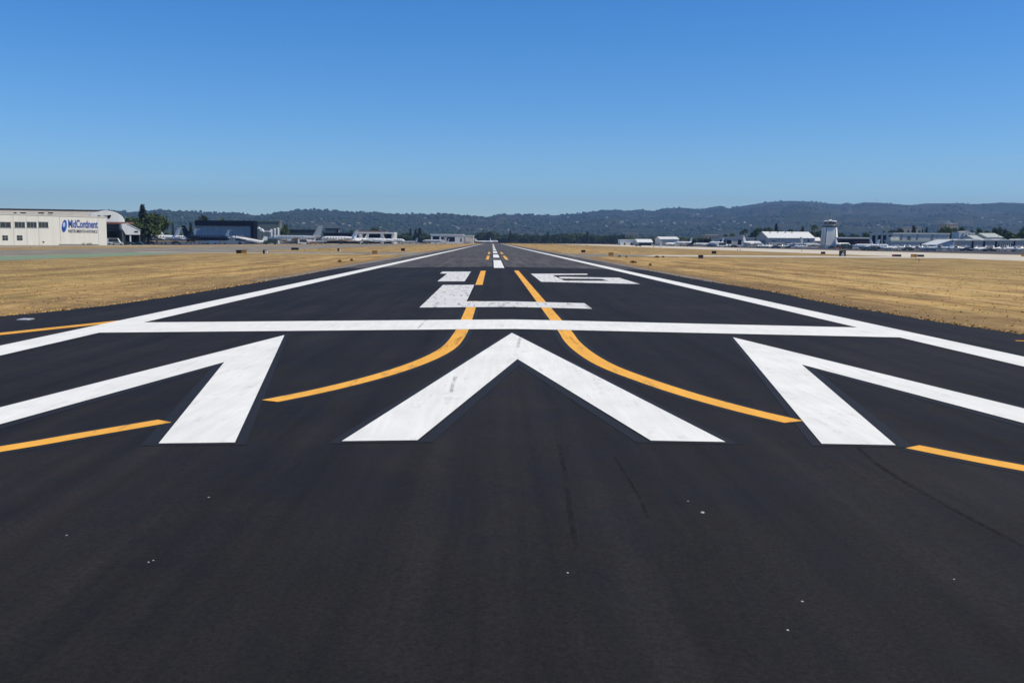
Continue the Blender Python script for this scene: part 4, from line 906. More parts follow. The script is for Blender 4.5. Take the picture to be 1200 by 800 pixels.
# ================================================================== HILL HOUSES
hw_m = mat('hill_house_wall', (.42, .39, .34), .8, var=.1, objvar=.3); hr_m = mat('hill_house_roof', (.30, .24, .20), .8, objvar=.4); hp_m = mat('hill_house_pale_roof', (.46, .43, .39), .8, objvar=.2)
def house_proto(m):
    t = thing('hillside_house', 'tiny pale house among the trees of the hazy hillside', 'house', (0, 0, 0), group='tiny houses on the far hillsides')
    MB().box(-.5, .5, -.3, .3, -.4, .35).build('wall', hw_m, t)
    MB().prism([(-.36, .34), (.36, .34), (0, .55)], -.55, .55, 'x').build('roof', m, t); return t
protos = [house_proto(hr_m), house_proto(hp_m)]; bpy.context.view_layer.update()
spots = [(207, 251), (227, 252), (214, 257), (376, 257), (381, 256), (390, 262), (401, 264), (409, 264.5), (415, 265), (480, 254), (498, 256), (497, 263.5), (503, 263.7), (512, 265.3), (529, 265.5), (536, 268), (534, 266), (560, 269.5), (563, 269.4), (573, 271.5), (595, 270), (632, 267), (638, 268), (665, 255), (622, 270), (728, 261), (727, 262), (735, 259), (711, 267), (742, 264), (754, 263.5), (757, 264), (765, 262), (790, 263), (803, 260.5), (803, 262), (821, 258), (817, 252), (812, 252.5), (847, 260.5), (849, 260.8), (842, 264), (843, 269.5), (846, 269.6), (830, 256), (834, 254), (838, 268), (865, 262), (860, 261), (873, 262), (880, 266), (1003, 265), (1030, 265.5), (1035, 266), (1042, 266.5), (1020, 267), (1152, 256), (1163, 259), (1164, 259.3), (1185, 260), (1189, 256.5), (1196, 261), (1174, 262), (1112, 262), (1115, 262.5), (1090, 264), (932, 268), (918, 262), (645, 262), (655, 265), (676, 262), (690, 259), (700, 262), (710, 257), (775, 260), (780, 268), (790, 270), (348, 262), (355, 262), (343, 264), (330, 264), (365, 261), (370, 265), (240, 256), (190, 258), (196, 262), (186, 262), (212, 255), (420, 262), (445, 267), (580, 265), (604, 262), (615, 266)]
for i, (a, c_) in enumerate(spots):
    pt = hillpoint(a, c_); s_ = random.uniform(9, 18) * math.hypot(pt[0], pt[1]) / 8000
    pr = protos[random.random() < .55]
    if i < 2: pr = protos[i]; pr.location = (pt[0], pt[1], pt[2] + 3); pr.scale = (s_ * 1.3, s_, s_ * .9)
    else: dup(pr, (pt[0], pt[1], pt[2] + 3 * s_ / 16), random.uniform(-.4, .4), pr['label'], scale=(s_ * random.uniform(1, 1.7), s_, s_ * random.uniform(.7, 1.1)))

# ================================================================== AIRCRAFT
white_ac = mat('white_aircraft_paint', (.78, .78, .78), .3, var=.03, spec=.5); silver_ac = mat('silver_aircraft_skin', (.50, .53, .54), .35, metal=.35, var=.05)
grey_ac = mat('grey_aircraft_paint', (.42, .44, .46), .4, var=.05); navy_ac = mat('navy_aircraft_paint', (.012, .017, .038), .3, var=.1, spec=.5)
tyre = mat('tyre_rubber', (.02, .02, .02), .8); navyfin = mat('dark_blue_fin', (.02, .035, .07), .4)
def fus(stations, n=16):
    return [[(x, math.cos(t) * w, zc + math.sin(t) * h) for t in [2 * math.pi * i / n for i in range(n)]] for x, w, h, zc in stations]
def wing_mb(root, tip, th0, th1, axis='y'):
    """root/tip: (xlead, xtrail, y, z)"""
    def sec(q, th):
        xl, xt, y, z = q; c = (xl - xt)
        pts = [(xl, 0), (xl - c * .3, th / 2), (xt, 0), (xl - c * .3, -th / 2)]
        return [(a, y, z + b__) if axis == 'y' else (a, y + b__, z) for a, b__ in pts]
    return MB().loft([sec(root, th0), sec(tip, th1)])
def jet(name, label, body, fin, L=22, d=2.4, ttail=True, engines='rear', nwin=7, group='parked jets on the ramps', stripe=None):
    t = thing(name, label, 'jet', group=group); h = d / 2; zc = h + d * .66
    st = [(L * .5, .03, .03, zc - .15 * d), (L * .485, h * .3, h * .28, zc - .13 * d), (L * .45, h * .62, h * .6, zc - .09 * d), (L * .40, h * .9, h * .88, zc - .03 * d), (L * .33, h, h, zc), (0, h, h, zc), (-L * .2, h, h, zc), (-L * .34, h * .75, h * .72, zc + .08 * d), (-L * .44, h * .4, h * .38, zc + .2 * d), (-L * .5, .1, .1, zc + .28 * d)]
    f = MB().loft(fus(st)).build('fuselage', body, t, smooth=True)
    MB().loft(fus([(L * .405, h * .88, .16 * d, zc + .14 * d), (L * .375, h * .96, .17 * d, zc + .2 * d)])).build('cockpit_window', glass, f)
    for k in range(nwin):
        x = L * (.28 - .45 * k / max(1, nwin - 1))
        for sy in (-1, 1): MB().box(x - .22, x + .22, sy * h * .96 - .03, sy * h * .96 + .06 * 1, zc + .12 * d, zc + .33 * d).build('cabin_window', glass if body != navy_ac else mat('pale_window', (.25, .27, .3), .3), f)  # navy jet gets paler grey cabin windows
    zw = zc - h * .75
    for sy in (-1, 1): wing_mb((L * .08, -L * .14, sy * h * .5, zw), (-L * .14, -L * .20, sy * L * .46, zw + .045 * L), .45, .12).build('wing', body, t, smooth=False)
    zf = zc + .2 * d; zt_ = zc + h + L * .185
    MB(); fm = wing_mb((-L * .33, -L * .49, 0, zf), (-L * .46, -L * .545, 0, zt_), .3, .16, 'z')
    fn = fm.build('tail_fin', fin, t)
    zs_ = zt_ if ttail else zc + .3 * d
    for sy in (-1, 1): wing_mb((-L * (.45 if ttail else .40), -L * (.545 if ttail else .49), 0 if ttail else sy * h * .3, zs_ + .03), (-L * .52, -L * .56, sy * L * .17, zs_ + .1), .2, .08).build('tailplane', fin if ttail else body, t)
    er = d * .27
    for sy in (-1, 1):
        if engines == 'rear': x0, y0, z0 = -L * .26, sy * (h + er * 1.15), zc + .12 * d
        else: x0, y0, z0 = L * .04, sy * L * .16, zw - er * .6
        e_ = MB().loft(fus([(x0 + 1.5 * er * 1.2, er * .8, er * .8, z0), (x0 + er, er, er, z0), (x0 - 2 * er, er, er, z0), (x0 - 3.4 * er, er * .6, er * .6, z0)], 12)); 
        e_ = MB().loft([[(p_[0], p_[1] + y0, p_[2]) for p_ in rg] for rg in fus([(x0 + 1.5 * er * 1.2, er * .8, er * .8, z0), (x0 + er, er, er, z0), (x0 - 2 * er, er, er, z0), (x0 - 3.4 * er, er * .6, er * .6, z0)], 12)]).build('engine', grey_ac if body == silver_ac else body, t, smooth=True)
        MB().tube((x0 + 1.9 * er, y0, z0), (x0 + 1.82 * er, y0, z0), er * .68, er * .68, 12).build('engine_intake', dark, e_)
    for x, y in ((L * .36, 0), (-L * .06, d * .75), (-L * .06, -d * .75)):
        g_ = MB().tube((x, y, .3), (x, y, zc - h * .7), .09).build('gear_strut', metal, t); MB().tube((x, y - .2, .36), (x, y + .2, .36), .36, .36, 12).build('wheel', tyre, g_)
    return t
def place(t, pxx, Y, yaw): t.location = (at(pxx, Y), Y, GZ); t.rotation_euler = (0, 0, yaw); return t
# yaw: 0 = nose to picture right (+X); pi = nose left
JW = jet('business_jet', 'white jet with a T-tail parked by the tree clump, nose left', white_ac, white_ac, L=20, d=2.9)
JWp = place(JW, 189, 500, R(172))
JG = jet('business_jet', 'pale grey tailed jet standing behind the dark navy jet fin', grey_ac, grey_ac, L=24, d=2.6); place(JG, 205, 640, R(60))
JN = jet('business_jet', 'dark navy jet with a row of cabin windows, nose right', navy_ac, navy_ac, L=28, d=3.2, nwin=9); place(JN, 243, 545, R(-6))
JL = jet('airliner', 'long silver jet with a grey fin, nose left', silver_ac, grey_ac, L=35, d=3.5, ttail=False, engines='wing', nwin=10); place(JL, 345, 620, R(176))
bpy.context.view_layer.update()
dup(JG, (at(232, 640), 640, GZ), R(75), 'pale grey jet with T-tail behind the cabin of the navy jet')
dup(JW, (at(253, 655), 655, GZ), R(160), 'white tailed jet seen above the nose of the navy jet', scale=(1.05, 1.05, 1.05))
dup(JN, (at(381, 760), 760, GZ), R(100), 'dark blue finned jet behind the tail of the silver jet', scale=(1.15, 1.15, 1.15))
dup(JW, (at(397, 700), 700, GZ), R(177), 'white jet right of the silver jet with its fin at right, nose left', scale=(1.35, 1.35, 1.2))
dup(JG, (at(374, 690), 690, GZ), R(172), 'small pale jet under the fin of the silver jet', scale=(.5, .5, .55))
dup(JW, (at(418, 740), 740, GZ), R(215), 'white jet fin on between the two long white jets', scale=(1.0, 1.0, 1.0))
dup(JW, (at(436, 760), 760, GZ), R(-5), 'white jet before the black opening of the canopy hangar, nose right', scale=(1.05, 1.05, 1.0))
dup(JW, (at(461, 800), 800, GZ), R(-8), 'white jet at the right end of the canopy hangar, nose right', scale=(1.0, 1.0, .95))
dup(JG, (at(479, 820), 820, GZ), R(184), 'grey jet just right of the white jets, in front of the dark clump', scale=(.62, .62, .62))
dup(JG, (at(509, 980), 980, GZ), R(190), 'grey jet parked at the left end of the long white hangar', scale=(1.05, 1.05, 1.0))
dup(JW, (at(520, 960), 960, GZ), R(150), 'small white jet parked before the trees by the long white hangar', scale=(.6, .6, .6))
dup(JW, (at(567, 1260), 1260, GZ), R(0), 'white jet parked across the far runway end, left of the smaller one', scale=(1.2, 1.2, .8))
dup(JW, (at(579, 1300), 1300, GZ), R(-3), 'small white jet at the very end of the runway', scale=(.55, .55, .9))
dup(JW, (at(787, 800), 800, GZ), R(200), 'white jet before the small white roofed hangar', scale=(.62, .62, .62))
dup(JW, (at(801, 790), 790, GZ), R(178), 'white T-tailed jet right of the small white roofed hangar', scale=(.68, .68, .85))
dup(JW, (at(824, 770), 770, GZ), R(182), 'white jet before the wide dark tree, left of the shed', scale=(.85, .85, .6))
dup(JW, (at(839, 760), 760, GZ), R(176), 'white T-tailed jet at the left end of the long shed', scale=(.6, .6, .85))
dup(JW, (at(882, 640), 640, GZ), R(20), 'white finned jet between the long shed and the gabled hangar', scale=(.75, .75, .9))
dup(JG, (at(932, 560), 560, GZ), R(165), 'pale blue grey jet before the dark door of the gabled hangar', scale=(.55, .55, .7))
dup(JG, (at(950, 560), 560, GZ), R(20), 'pale grey jet just left of the control tower', scale=(.6, .6, .75))
dup(JW, (at(988, 600), 600, GZ), R(15), 'white jet just right of the control tower base', scale=(.55, .55, .75))
dup(JW, (at(1015, 470), 470, GZ), R(172), 'long white jet before the maroon hangar', scale=(.62, .62, .6))
dup(JW, (at(1031, 480), 480, GZ), R(-12), 'white jet before the dark ribbed wall of the long pale hangar', scale=(.45, .45, .6))
# taildragger
def taildragger():
    t = thing('propeller_airliner', 'white twin propeller taildragger with brown top, nose high at left', 'airplane')
    L = 20.; mb = MB()
    def ax(x): return 2.6 + (x / L) * 3.0
    st = [(L * .5, .1, .1, ax(L * .5)), (L * .46, .7, .75, ax(L * .46)), (L * .36, 1.15, 1.25, ax(L * .36)), (L * .1, 1.25, 1.35, ax(L * .1)), (-L * .2, 1.0, 1.1, ax(-L * .2)), (-L * .42, .4, .55, ax(-L * .42)), (-L * .5, .1, .3, ax(-L * .5))]
    f = MB().loft(fus(st)).build('fuselage', white_ac, t, smooth=True)
    MB().loft(fus([(L * .40, .8, .35, ax(L * .40) + .8), (L * .36, 1.0, .4, ax(L * .36) + .9)])).build('cockpit_window', glass, f)
    MB().loft(fus([(L * .33, .85, .28, ax(L * .33) + 1.1), (-L * .1, .8, .28, ax(-L * .1) + 1.0), (-L * .3, .5, .22, ax(-L * .3) + .65)])).build('brown_top', mat('brown_stripe', (.18, .12, .09), .5), f, smooth=True)
    for sy in (-1, 1):
        wing_mb((L * .26, L * .03, sy * .8, 2.2), (L * .12, L * .04, sy * 14, 3.0), .6, .15).build('wing', white_ac, t)
        e_ = MB().loft([[(p_[0], p_[1] + sy * 3.2, p_[2]) for p_ in rg] for rg in fus([(L * .36, .6, .6, 3.0), (L * .32, .75, .75, 2.95), (L * .15, .6, .6, 2.5)], 12)]).build('engine', navyfin, t, smooth=True)
        pr = MB()
        for k in range(3):
            a_ = k * 2.094 + .4; pr.tube((L * .37, sy * 3.2, 3.0), (L * .37, sy * 3.2 + 1.7 * math.cos(a_), 3.0 + 1.7 * math.sin(a_)), .12, .06, 5)
        pr.build('propeller', dark, e_)
        g_ = MB().tube((L * .27, sy * 3.2, .6), (L * .25, sy * 3.2, 2.6), .12).build('gear_strut', metal, t); MB().tube((L * .27, sy * 3.2 - .25, .6), (L * .27, sy * 3.2 + .25, .6), .6, .6, 14).build('wheel', tyre, g_)
        wing_mb((-L * .38, -L * .47, 0, 1.6), (-L * .42, -L * .47, sy * 4, 1.7), .25, .1).build('tailplane', white_ac, t)
    MB().loft([[(-L * .35, -.12, 2.0), (-L * .35, .12, 2.0), (-L * .52, .08, 1.4), (-L * .52, -.08, 1.4)], [(-L * .43, -.1, 4.8), (-L * .43, .1, 4.8), (-L * .53, .06, 4.6), (-L * .53, -.06, 4.6)]]).build('tail_fin', white_ac, t)
    MB().tube((-L * .46, -.1, .25), (-L * .46, .1, .25), .25, .25, 10).build('tail_wheel', tyre, t)
    return t
place(taildragger(), 292, 560, R(190))
# light aircraft
def light_plane(name, label, high, mbody):
    t = thing(name, label, 'light aircraft', group='parked light aircraft'); L = 8.2
    f = MB().loft(fus([(L * .42, .2, .2, 1.25), (L * .38, .45, .42, 1.22), (L * .2, .6, .62, 1.3), (-L * .02, .58, .68, 1.38), (-L * .3, .25, .3, 1.35), (-L * .5, .06, .12, 1.4)], 12)).build('fuselage', mbody, t, smooth=True)
    MB().loft(fus([(L * .18, .45, .1, 1.75), (L * .08, .5, .33, 1.75), (-L * .08, .42, .28, 1.7), (-L * .16, .2, .1, 1.62)], 12)).build('canopy', glass, f, smooth=True)
    zw = 2.1 if high else .95
    for sy in (-1, 1):
        wing_mb((L * .16, -L * .03, sy * (.0 if high else .4), zw), (L * .14, -L * .01, sy * 5.3, zw + .2), .22, .1).build('wing', mbody, t)
        wing_mb((-L * .38, -L * .5, sy * .05, 1.42), (-L * .42, -L * .5, sy * 1.7, 1.42), .1, .05).build('tailplane', mbody, t)
    MB().loft([[(-L * .34, -.06, 1.5), (-L * .34, .06, 1.5), (-L * .5, .04, 1.4), (-L * .5, -.04, 1.4)], [(-L * .45, -.04, 2.7), (-L * .45, .04, 2.7), (-L * .52, .03, 2.7), (-L * .52, -.03, 2.7)]]).build('tail_fin', mbody, t)
    MB().box(L * .43, L * .435, -.06, .06, .35, 2.15).build('propeller', dark, t)
    for x, y in ((L * .33, 0), (0, .95), (0, -.95)):
        g_ = MB().tube((x, y, .2), (x, y * .5, .95), .04, n=5).build('gear_strut', metal, t); MB().tube((x, y - .07, .2), (x, y + .07, .2), .2, .2, 10).build('wheel', tyre, g_)
    return t
LA = light_plane('light_aircraft', 'white low winged plane first in the row under the green roofed shed', False, white_ac); LB = light_plane('light_aircraft', 'white high winged plane second in the row under the green roofed shed', True, white_ac)
LC = light_plane('light_aircraft', 'pale blue grey plane third in the row under the green roofed shed', False, grey_ac)
place(LA, 1046, 440, R(30)); place(LB, 1053, 445, R(200)); place(LC, 1060, 440, R(20)); bpy.context.view_layer.update()
for pr, pp, Y, yw, lab in ((LA, 1067, 442, 170, 'white plane fourth in the row under the green roofed shed'), (LB, 1073, 440, 25, 'white upright finned plane near the right end of the green roofed shed'), (LC, 1080, 440, 10, 'grey plane just left of the white slanted roof'), (LA, 1087, 430, 160, 'white plane below the left tip of the white slanted roof'),
                           (LC, 1095, 430, 15, 'grey plane below the white slanted roof'), (LB, 1103, 425, 150, 'white plane below the right half of the white slanted roof'), (LC, 1112, 425, 12, 'grey plane at the right wall of the slanted roof hangar'), (LB, 1122, 420, 175, 'pale plane before the first box hangar, tail to the right'),
                           (LA, 1148, 415, 200, 'white plane before the gap between the second and third box hangars'), (LC, 1154, 420, 10, 'grey plane whose tail stands before the third box hangar'), (LA, 1172, 410, 20, 'pale plane before the left part of the open fronted hangar'), (LC, 1179, 415, 170, 'grey plane before the right part of the open fronted hangar'),
                           (LB, 1188, 405, 25, 'white plane before the joint of the two rightmost hangars'), (LA, 1196, 405, 170, 'bright white plane at the right edge of view'), (LC, 892, 560, 200, 'grey light plane left of the gabled hangar door'), (LA, 901, 540, 15, 'white light plane before the left corner of the gabled hangar'), (LC, 917, 540, 190, 'grey light plane left of the dark hangar door'),
                           (LA, 938, 530, 170, 'white light plane before the right half of the gabled hangar'), (LB, 998, 520, 15, 'white light plane beside the dark green truck right of the tower'), (LA, 1040, 470, 160, 'white light plane at the left end of the green roofed shed'), (LB, 853, 700, 30, 'pale light plane before the left door of the long shed'), (LA, 874, 640, 200, 'white light plane before the right doors of the long shed')):
    dup(pr, (at(pp, Y), Y, GZ), R(yw), lab)

# ================================================================== VEHICLES
def vehicle(name, label, cat, col, L=4.6, Wd=1.85, H=1.45, kind='car'):
    t = thing(name, label, cat, group='vehicles parked around the ramps'); hw_ = Wd / 2
    if kind == 'car':
        prof_ = [(-L / 2, .35), (L / 2, .35), (L / 2, .75), (L * .32, .9), (L * .12, H), (-L * .22, H), (-L * .42, .95), (-L / 2, .85)]
        gp = [(L * .30, .92), (L * .12, H - .1), (-L * .21, H - .1), (-L * .38, .95)]
    elif kind == 'van':
        prof_ = [(-L / 2, .4), (L / 2, .4), (L / 2, 1.05), (L * .38, 1.25), (L * .24, H), (-L / 2, H)]; gp = [(L * .37, 1.27), (L * .245, H - .15), (-L * .35, H - .15), (-L * .35, 1.27)]
    else:
        prof_ = [(L * .22, .5), (L / 2, .5), (L / 2, 1.5), (L * .44, 2.3), (L * .22, 2.3)]; gp = [(L * .47, 1.5), (L * .43, 2.15), (L * .28, 2.15), (L * .28, 1.5)]
    m_ = mat(name + '_paint_' + '%02d%02d' % (int(col[0] * 99), int(col[2] * 99)), col, .35, var=.03, spec=.5)
    bd = MB().prism(prof_, -hw_, hw_).build('body', m_, t)
    MB().prism(gp, -hw_ - .01, hw_ + .01).build('side_glass', glass, bd)
    if kind == 'truck': MB().box(-L / 2, L * .20, -hw_, hw_, .8, H).build('cargo_box', m_, t)
    for sx in (-.32, .32):
        for sy in (-1, 1): MB().tube((sx * L, sy * hw_ - sy * .2, .34), (sx * L, sy * hw_ + sy * .03, .34), .34, .34, 12).build('wheel', tyre, t)
    for sy in (-1, 1): MB().box(L / 2 - .02, L / 2 + .02, sy * hw_ * .7 - .15, sy * hw_ * .7 + .15, .62, .76).build('headlight', white_ac, t)
    return t
C1 = vehicle('parked_car', 'silver car at the open door of the arched hangar', 'car', (.45, .47, .48))
place(C1, 137.5, 400, R(10)); bpy.context.view_layer.update()
C2 = vehicle('parked_car', 'dark green car right of the arched hangar door', 'car', (.03, .06, .055)); place(C2, 151, 410, R(185))
C3 = vehicle('parked_car', 'dark blue car under the lean-to, farther right than the green one', 'car', (.03, .06, .09)); place(C3, 161, 415, R(175)); bpy.context.view_layer.update()
VW = vehicle('parked_van', 'white van inside the mouth of the arched hangar', 'van', (.75, .75, .75), 6.5, 2.2, 2.9, 'van'); place(VW, 134, 432, R(8))
TR1 = vehicle('box_truck', 'dark green box truck under the nose of the silver jet', 'truck', (.03, .055, .04), 8, 2.4, 3.0, 'truck'); place(TR1, 317, 560, R(180)); bpy.context.view_layer.update()
dup(TR1, (at(992, 520), 520, GZ), R(10), 'dark green truck between the control tower and the maroon hangar', scale=(.7, 1, 1))
dup(VW, (at(1000, 530), 530, GZ), R(190), 'white van right of the dark green truck by the tower', scale=(.8, 1, .8))
TU = vehicle('tow_tractor', 'orange tow tractor under the fin of the silver jet', 'tow tractor', (.40, .16, .06), 5.5, 2, 1.6, 'car'); place(TU, 367, 640, R(0)); bpy.context.view_layer.update()
dup(C1, (at(490, 900), 900, GZ), R(4), 'pale car farther left of the pair right of the grey jet', scale=(1.3, 1, 1.2)); dup(TU, (at(497, 900), 900, GZ), R(180), 'reddish car farther right of the pair right of the grey jet', scale=(1.2, 1, 1))
dup(C2, (at(975, 560), 560, GZ), R(0), 'dark car standing at the foot of the control tower', scale=(1, 1, 1)); dup(TU, (at(981, 560), 560, GZ), R(180), 'reddish vehicle at the right foot of the control tower')
dup(C2, (at(1016, 395), 395, GZ), R(5), 'dark tug under the long white jet before the maroon hangar'); dup(C3, (at(1021.5, 392), 392, GZ), R(185), 'low brown cart right of the dark tug on the right ramp')
dup(C2, (at(748, 700), 700, GZ), R(5), 'small dark vehicle on the pale right taxiway below the grey roofed hangar')
for q_, pp, Y, lab in ((C2, 808, 700, 'added dark car between the two T-tailed jets on the right ramp'), (C3, 832, 690, 'added dark car below the wide dark tree on the right ramp'), (C2, 860, 640, 'added dark car before the long purple grey shed doors'), (C3, 909, 530, 'added dark car at the left half of the gabled hangar'), (VW, 846, 650, 'white van before the left end of the long shed'), (C2, 1064, 430, 'added dark car among the light aircraft under the green roofed shed'), (C3, 1132, 420, 'added dark car before the first box hangar'), (C2, 1160, 415, 'added dark car before the third box hangar'), (VW, 356, 600, 'white van beneath the rear of the long silver jet'), (C2, 427, 690, 'added dark car below the black opening of the canopy hangar'), (C3, 207, 500, 'added dark car behind the low grey fence by the navy fin'), (C2, 176, 500, 'added dark car behind the left half of the low grey fence')):  # dark cars added for contrast, standing in for shadows and gaps around aircraft
    dup(q_, (at(pp, Y), Y, GZ), R(random.choice((5, 185))), lab, scale=(1.1, 1.1, 1.15))
dup(JW, (at(214, 600), 600, GZ), R(160), 'white jet partly hidden behind the dark navy fin', scale=(1.0, 1.0, 1.05)); dup(JW, (at(361, 600), 600, GZ), R(170), 'small white jet under the grey fin of the silver jet', scale=(.5, .5, .6)); dup(JW, (at(449, 720), 720, GZ), R(188), 'white jet between the canopy hangar jets, nose left', scale=(.8, .8, .9))
# white trailer box
t = thing('cargo_trailer', 'long low white trailer parked below the navy jet', 'trailer', (at(248, 545), 545, GZ)); MB().box(-3.2, 3.2, -1.1, 1.1, .45, 1.75).build('cargo_box', white_wall, t)
for sx in (-1, 1): MB().tube((sx * 2, -1.15, .35), (sx * 2, 1.15, .35), .34, .34, 12).build('wheel', tyre, t)
MB().tube((3.2, 0, .6), (4.2, 0, .5), .06).build('drawbar', metal, t)
# perimeter fence left
t = thing('chain_link_fence', 'low grey fence along the left ramp before the parked jets', 'fence', (at(150, 500), 500, GZ)); xe = at(228, 500) - at(150, 500)
fm_ = MB(); n_ = 26
for k in range(n_ + 1): fm_.tube((xe * k / n_, 0, 0), (xe * k / n_, 0, 1.5), .05, n=5)
fm_.build('post', metal, t); f2 = MB()
for z_ in (.15, .5, .85, 1.2, 1.48): f2.tube((0, 0, z_), (xe, 0, z_), .03, n=4)
f2.build('rail', metal, t)

# ================================================================== AIRFIELD SIGNS AND LIGHTS
signblk = mat('sign_black', (.012, .012, .014), .5, var=.2); signor = mat('sign_amber', (.42, .22, .04), .6, var=.2); signwh = mat('sign_white', (.70, .70, .68), .6); signrd = mat('sign_red', (.28, .05, .03), .6)
def sign(p0, p1, ytop, ybase, label, cols, rot=0, cat='airfield sign'):
    """cols: list of (fraction, material) across the panel"""
    pm = (p0 + p1) / 2; X, Y = G(pm, ybase); s_ = Y / FPX; w_ = (p1 - p0) * s_; h = max(.5, (ybase - ytop) * s_)
    t = thing('airfield_sign', label, cat, (X, Y, Z(X) - .03), rot); lo = h * .18; x = -w_ / 2
    for fr_, m_ in cols:
        MB().box(x + .01, x + w_ * fr_ - .01, -.13, .13, lo, h).build('sign_panel', m_, t); x += w_ * fr_
    MB().box(-w_ / 2 - .03, w_ / 2 + .03, -.16, .16, h + .002, h + .05).build('sign_cap', signblk, t)
    for sx in (-.38, .38): MB().tube((sx * w_, 0, 0), (sx * w_, 0, lo), .04, n=6).build('leg', metal, t)
    t['w'] = w_; del t['w']; return t, w_, h, lo
sign(277, 289, 293.1, 297.5, 'sign half black and half amber, nearest the green painted taxiway', [(.5, signblk), (.5, signor)])
sign(308.2, 313.4, 293, 297.6, 'small sign with a black left half and white right half', [(.45, signblk), (.55, signwh)])
sign(341.5, 350, 290.3, 293.4, 'long low black sign in the grass below the silver jet fuselage', [(1, signblk)])
sign(395.5, 399, 291.2, 294.8, 'narrow dark sign with a pale right edge, left field', [(.6, signblk), (.4, signwh)])
sign(436.3, 442.3, 294.1, 298, 'amber sign standing beside the left connector taxiway', [(1, signor)])
sign(470, 474.5, 291, 294.6, 'black square sign nearest the runway on its left side', [(1, signblk)])
sign(681.2, 686, 293, 296.3, 'black square sign nearest the runway on its right side', [(1, signblk)])
sign(713, 718.8, 296.2, 300.6, 'amber square sign beside the right connector taxiway', [(1, signor)])
sign(818.3, 824, 299, 303.2, 'dark brown sign at the near edge of the right connector taxiway', [(1, mat('sign_dark_brown', (.045, .028, .025), .6))])
sign(834, 839.3, 294.3, 297.8, 'dark sign beyond the right connector taxiway', [(1, mat('sign_dark_brown2', (.03, .02, .022), .6))])
sign(962, 967, 295, 298, 'small black sign left of the black number sign', [(1, signblk)])
t, w_, h, lo = sign(983.2, 990.9, 293.7, 301.2, 'tall black sign with a white number on it', [(1, signblk)])
cu = bpy.data.curves.new('n', 'FONT'); cu.body = '6'; cu.align_x = 'CENTER'; cu.size = h * .98; cu.extrude = .01; cu.offset = .0; cu.shear = .18
tt = bpy.data.objects.new('t', cu); COL.objects.link(tt); dg = bpy.context.evaluated_depsgraph_get(); dg.update(); me = bpy.data.meshes.new_from_object(tt.evaluated_get(dg)); bpy.data.objects.remove(tt)
for v in me.vertices: v.co = (v.co.x, -.145 - v.co.z, v.co.y + lo + h * .04)
me.materials.clear(); me.materials.append(signwh); o = bpy.data.objects.new('sign_number', me); COL.objects.link(o); o.parent = t
sign(1045.3, 1056, 298.5, 301, 'long low sign with a red left end and black body', [(.25, signrd), (.75, signblk)])
sign(1067.4, 1074, 298, 302, 'amber and red sign left of the long black one beside it', [(.7, signor), (.3, signrd)])
sign(1074.8, 1082.6, 298.7, 301.2, 'long low black sign right of the amber and red one', [(1, signblk)])
sign(1197, 1203, 297.5, 301, 'amber sign at the right edge of view', [(1, signor)])
def elight(pxx, py, label):
    X, Y = G(pxx, py); t = thing('edge_light', label, 'runway light', (X, Y, Z(X) - .03), group='small lights and markers beside the pavement')
    MB().tube((0, 0, 0), (0, 0, .28), .05, .05).build('stem', metal, t); MB().loft([ring(.12, .28), ring(.13, .42), ring(.06, .5)]).build('lens', signor, t); return t
E1 = elight(624.5, 287.3, 'small marker by the far right runway edge, leftmost of its cluster'); bpy.context.view_layer.update()
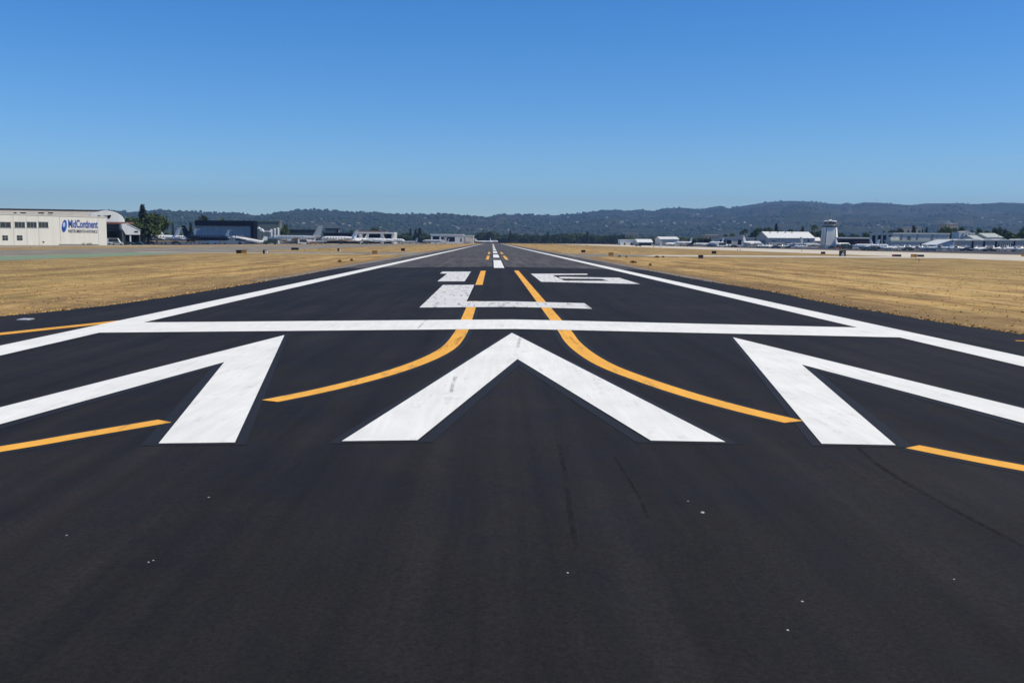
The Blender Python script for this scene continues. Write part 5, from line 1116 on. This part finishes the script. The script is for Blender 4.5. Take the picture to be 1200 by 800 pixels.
for pp, py, lab in ((627.5, 288, 'small marker right beside the leftmost one of the far right cluster'), (647, 286, 'lone small marker beyond the dark flat markers, right of the runway'), (662, 288.8, 'dark flat marker right of the runway in mid field, left one'), (664.5, 288.9, 'dark flat marker right of the runway in mid field, right one'), (676, 287, 'small marker just beyond the black square sign, left one'), (679.5, 287.2, 'small marker just beyond the black square sign, right one'), (688, 288.8, 'small marker right of the black square sign'),
                    (743, 288.8, 'small marker before the low white building, right end'), (732, 288, 'small marker before the low white building, left end'), (766, 290.2, 'small dark marker at the edge of the pale right taxiway, left'), (774.5, 290.6, 'small dark marker at the edge of the pale right taxiway, right'), (864.3, 294, 'left marker of the tight pair before the long shed'), (867.5, 294, 'right marker of the tight pair before the long shed'),
                    (939.5, 295, 'small dark marker before the right end of the gabled hangar'), (357, 294.6, 'small amber marker right of the long low black sign'), (374.5, 293.4, 'faint marker in the left grass, second right of the black sign'), (386.5, 293, 'faint marker in the left grass, left of the pale edged sign'), (36, 291, 'dark marker on the far side of the left taxiway before the cream building'), (1077, 307, 'marker on a thin stem in the right field'), (737.6, 297.6, 'thin marker right of the amber square sign'), (529.5, 287.8, 'low marker left of the far runway edge line'), (533, 287.6, 'low marker closest to the far left runway edge line')):
    X, Y = G(pp, py); s_ = 1 + max(0, (Y - 250) / 260) ; dup(E1, (X, Y, Z(X) - .03), 0, lab, scale=(s_, s_, s_))

# weeds: low brown bushes in the right field
def bush_mesh():
    r = np.random.default_rng(2); V, Fs = [], []
    for _ in range(260):
        d = r.normal(size=3); d /= np.linalg.norm(d); q = r.uniform(.3, 1); x, y, z = d[0] * q * .5, d[1] * q * .5, abs(d[2]) * q * .4; k = len(V)
        for __ in range(3): V.append((x + r.normal(0, .06), y + r.normal(0, .06), z + r.normal(0, .06) + .05))
        Fs.append((k, k + 1, k + 2))
    me = bpy.data.meshes.new('weed'); me.from_pydata(V, [], Fs); me.materials.append(mat('dry_weed', (.15, .10, .045), .95, var=.4, scale=5, spec=0)); return me
bmw = bush_mesh()
for pp, py, w_, lab in ((726, 301, 4, 'low dark weed right of the amber square sign'), (770, 301.5, 7, 'wide dark weed clump at the near edge of the right connector'), (777, 301.5, 4, 'narrow dark weed beside the wide weed clump at the connector'), (742, 308, 9, 'long brown weed patch in the gold grass near the right runway edge'), (762, 311, 4, 'small brown weed closest to the right runway edge'), (734, 301.5, 3, 'small weed left of the wide clump at the connector'), (398, 307, 5, 'dry weed near the left runway shoulder'), (412, 305.5, 4, 'small dry weed beyond the one near the left shoulder')):
    X, Y = G(pp, py); o = bpy.data.objects.new('weed_clump', bmw); COL.objects.link(o); s_ = w_ * Y / FPX; o.location = (X, Y, Z(X) - .04); o.scale = (s_, s_ * .8, .7 + .1 * s_); tag(o, lab, 'weed')

# ================================================================== HAZE
hz = bpy.data.materials.new('air_haze'); hz.use_nodes = True; N, L = nodes_of(hz); N.remove(N['Principled BSDF'])
pv = N.new('ShaderNodeVolumePrincipled'); pv.inputs['Color'].default_value = (.34, .58, 1.0, 1); pv.inputs['Density'].default_value = 8.3e-5; pv.inputs['Anisotropy'].default_value = .2
L.new(pv.outputs[0], N['Material Output'].inputs['Volume'])
o = MB().box(-10600, 10600, -1600, 11100, -60, 520).build('haze', hz); struct(o, 'stuff'); tag(o, 'pale blue haze over the valley', 'haze')
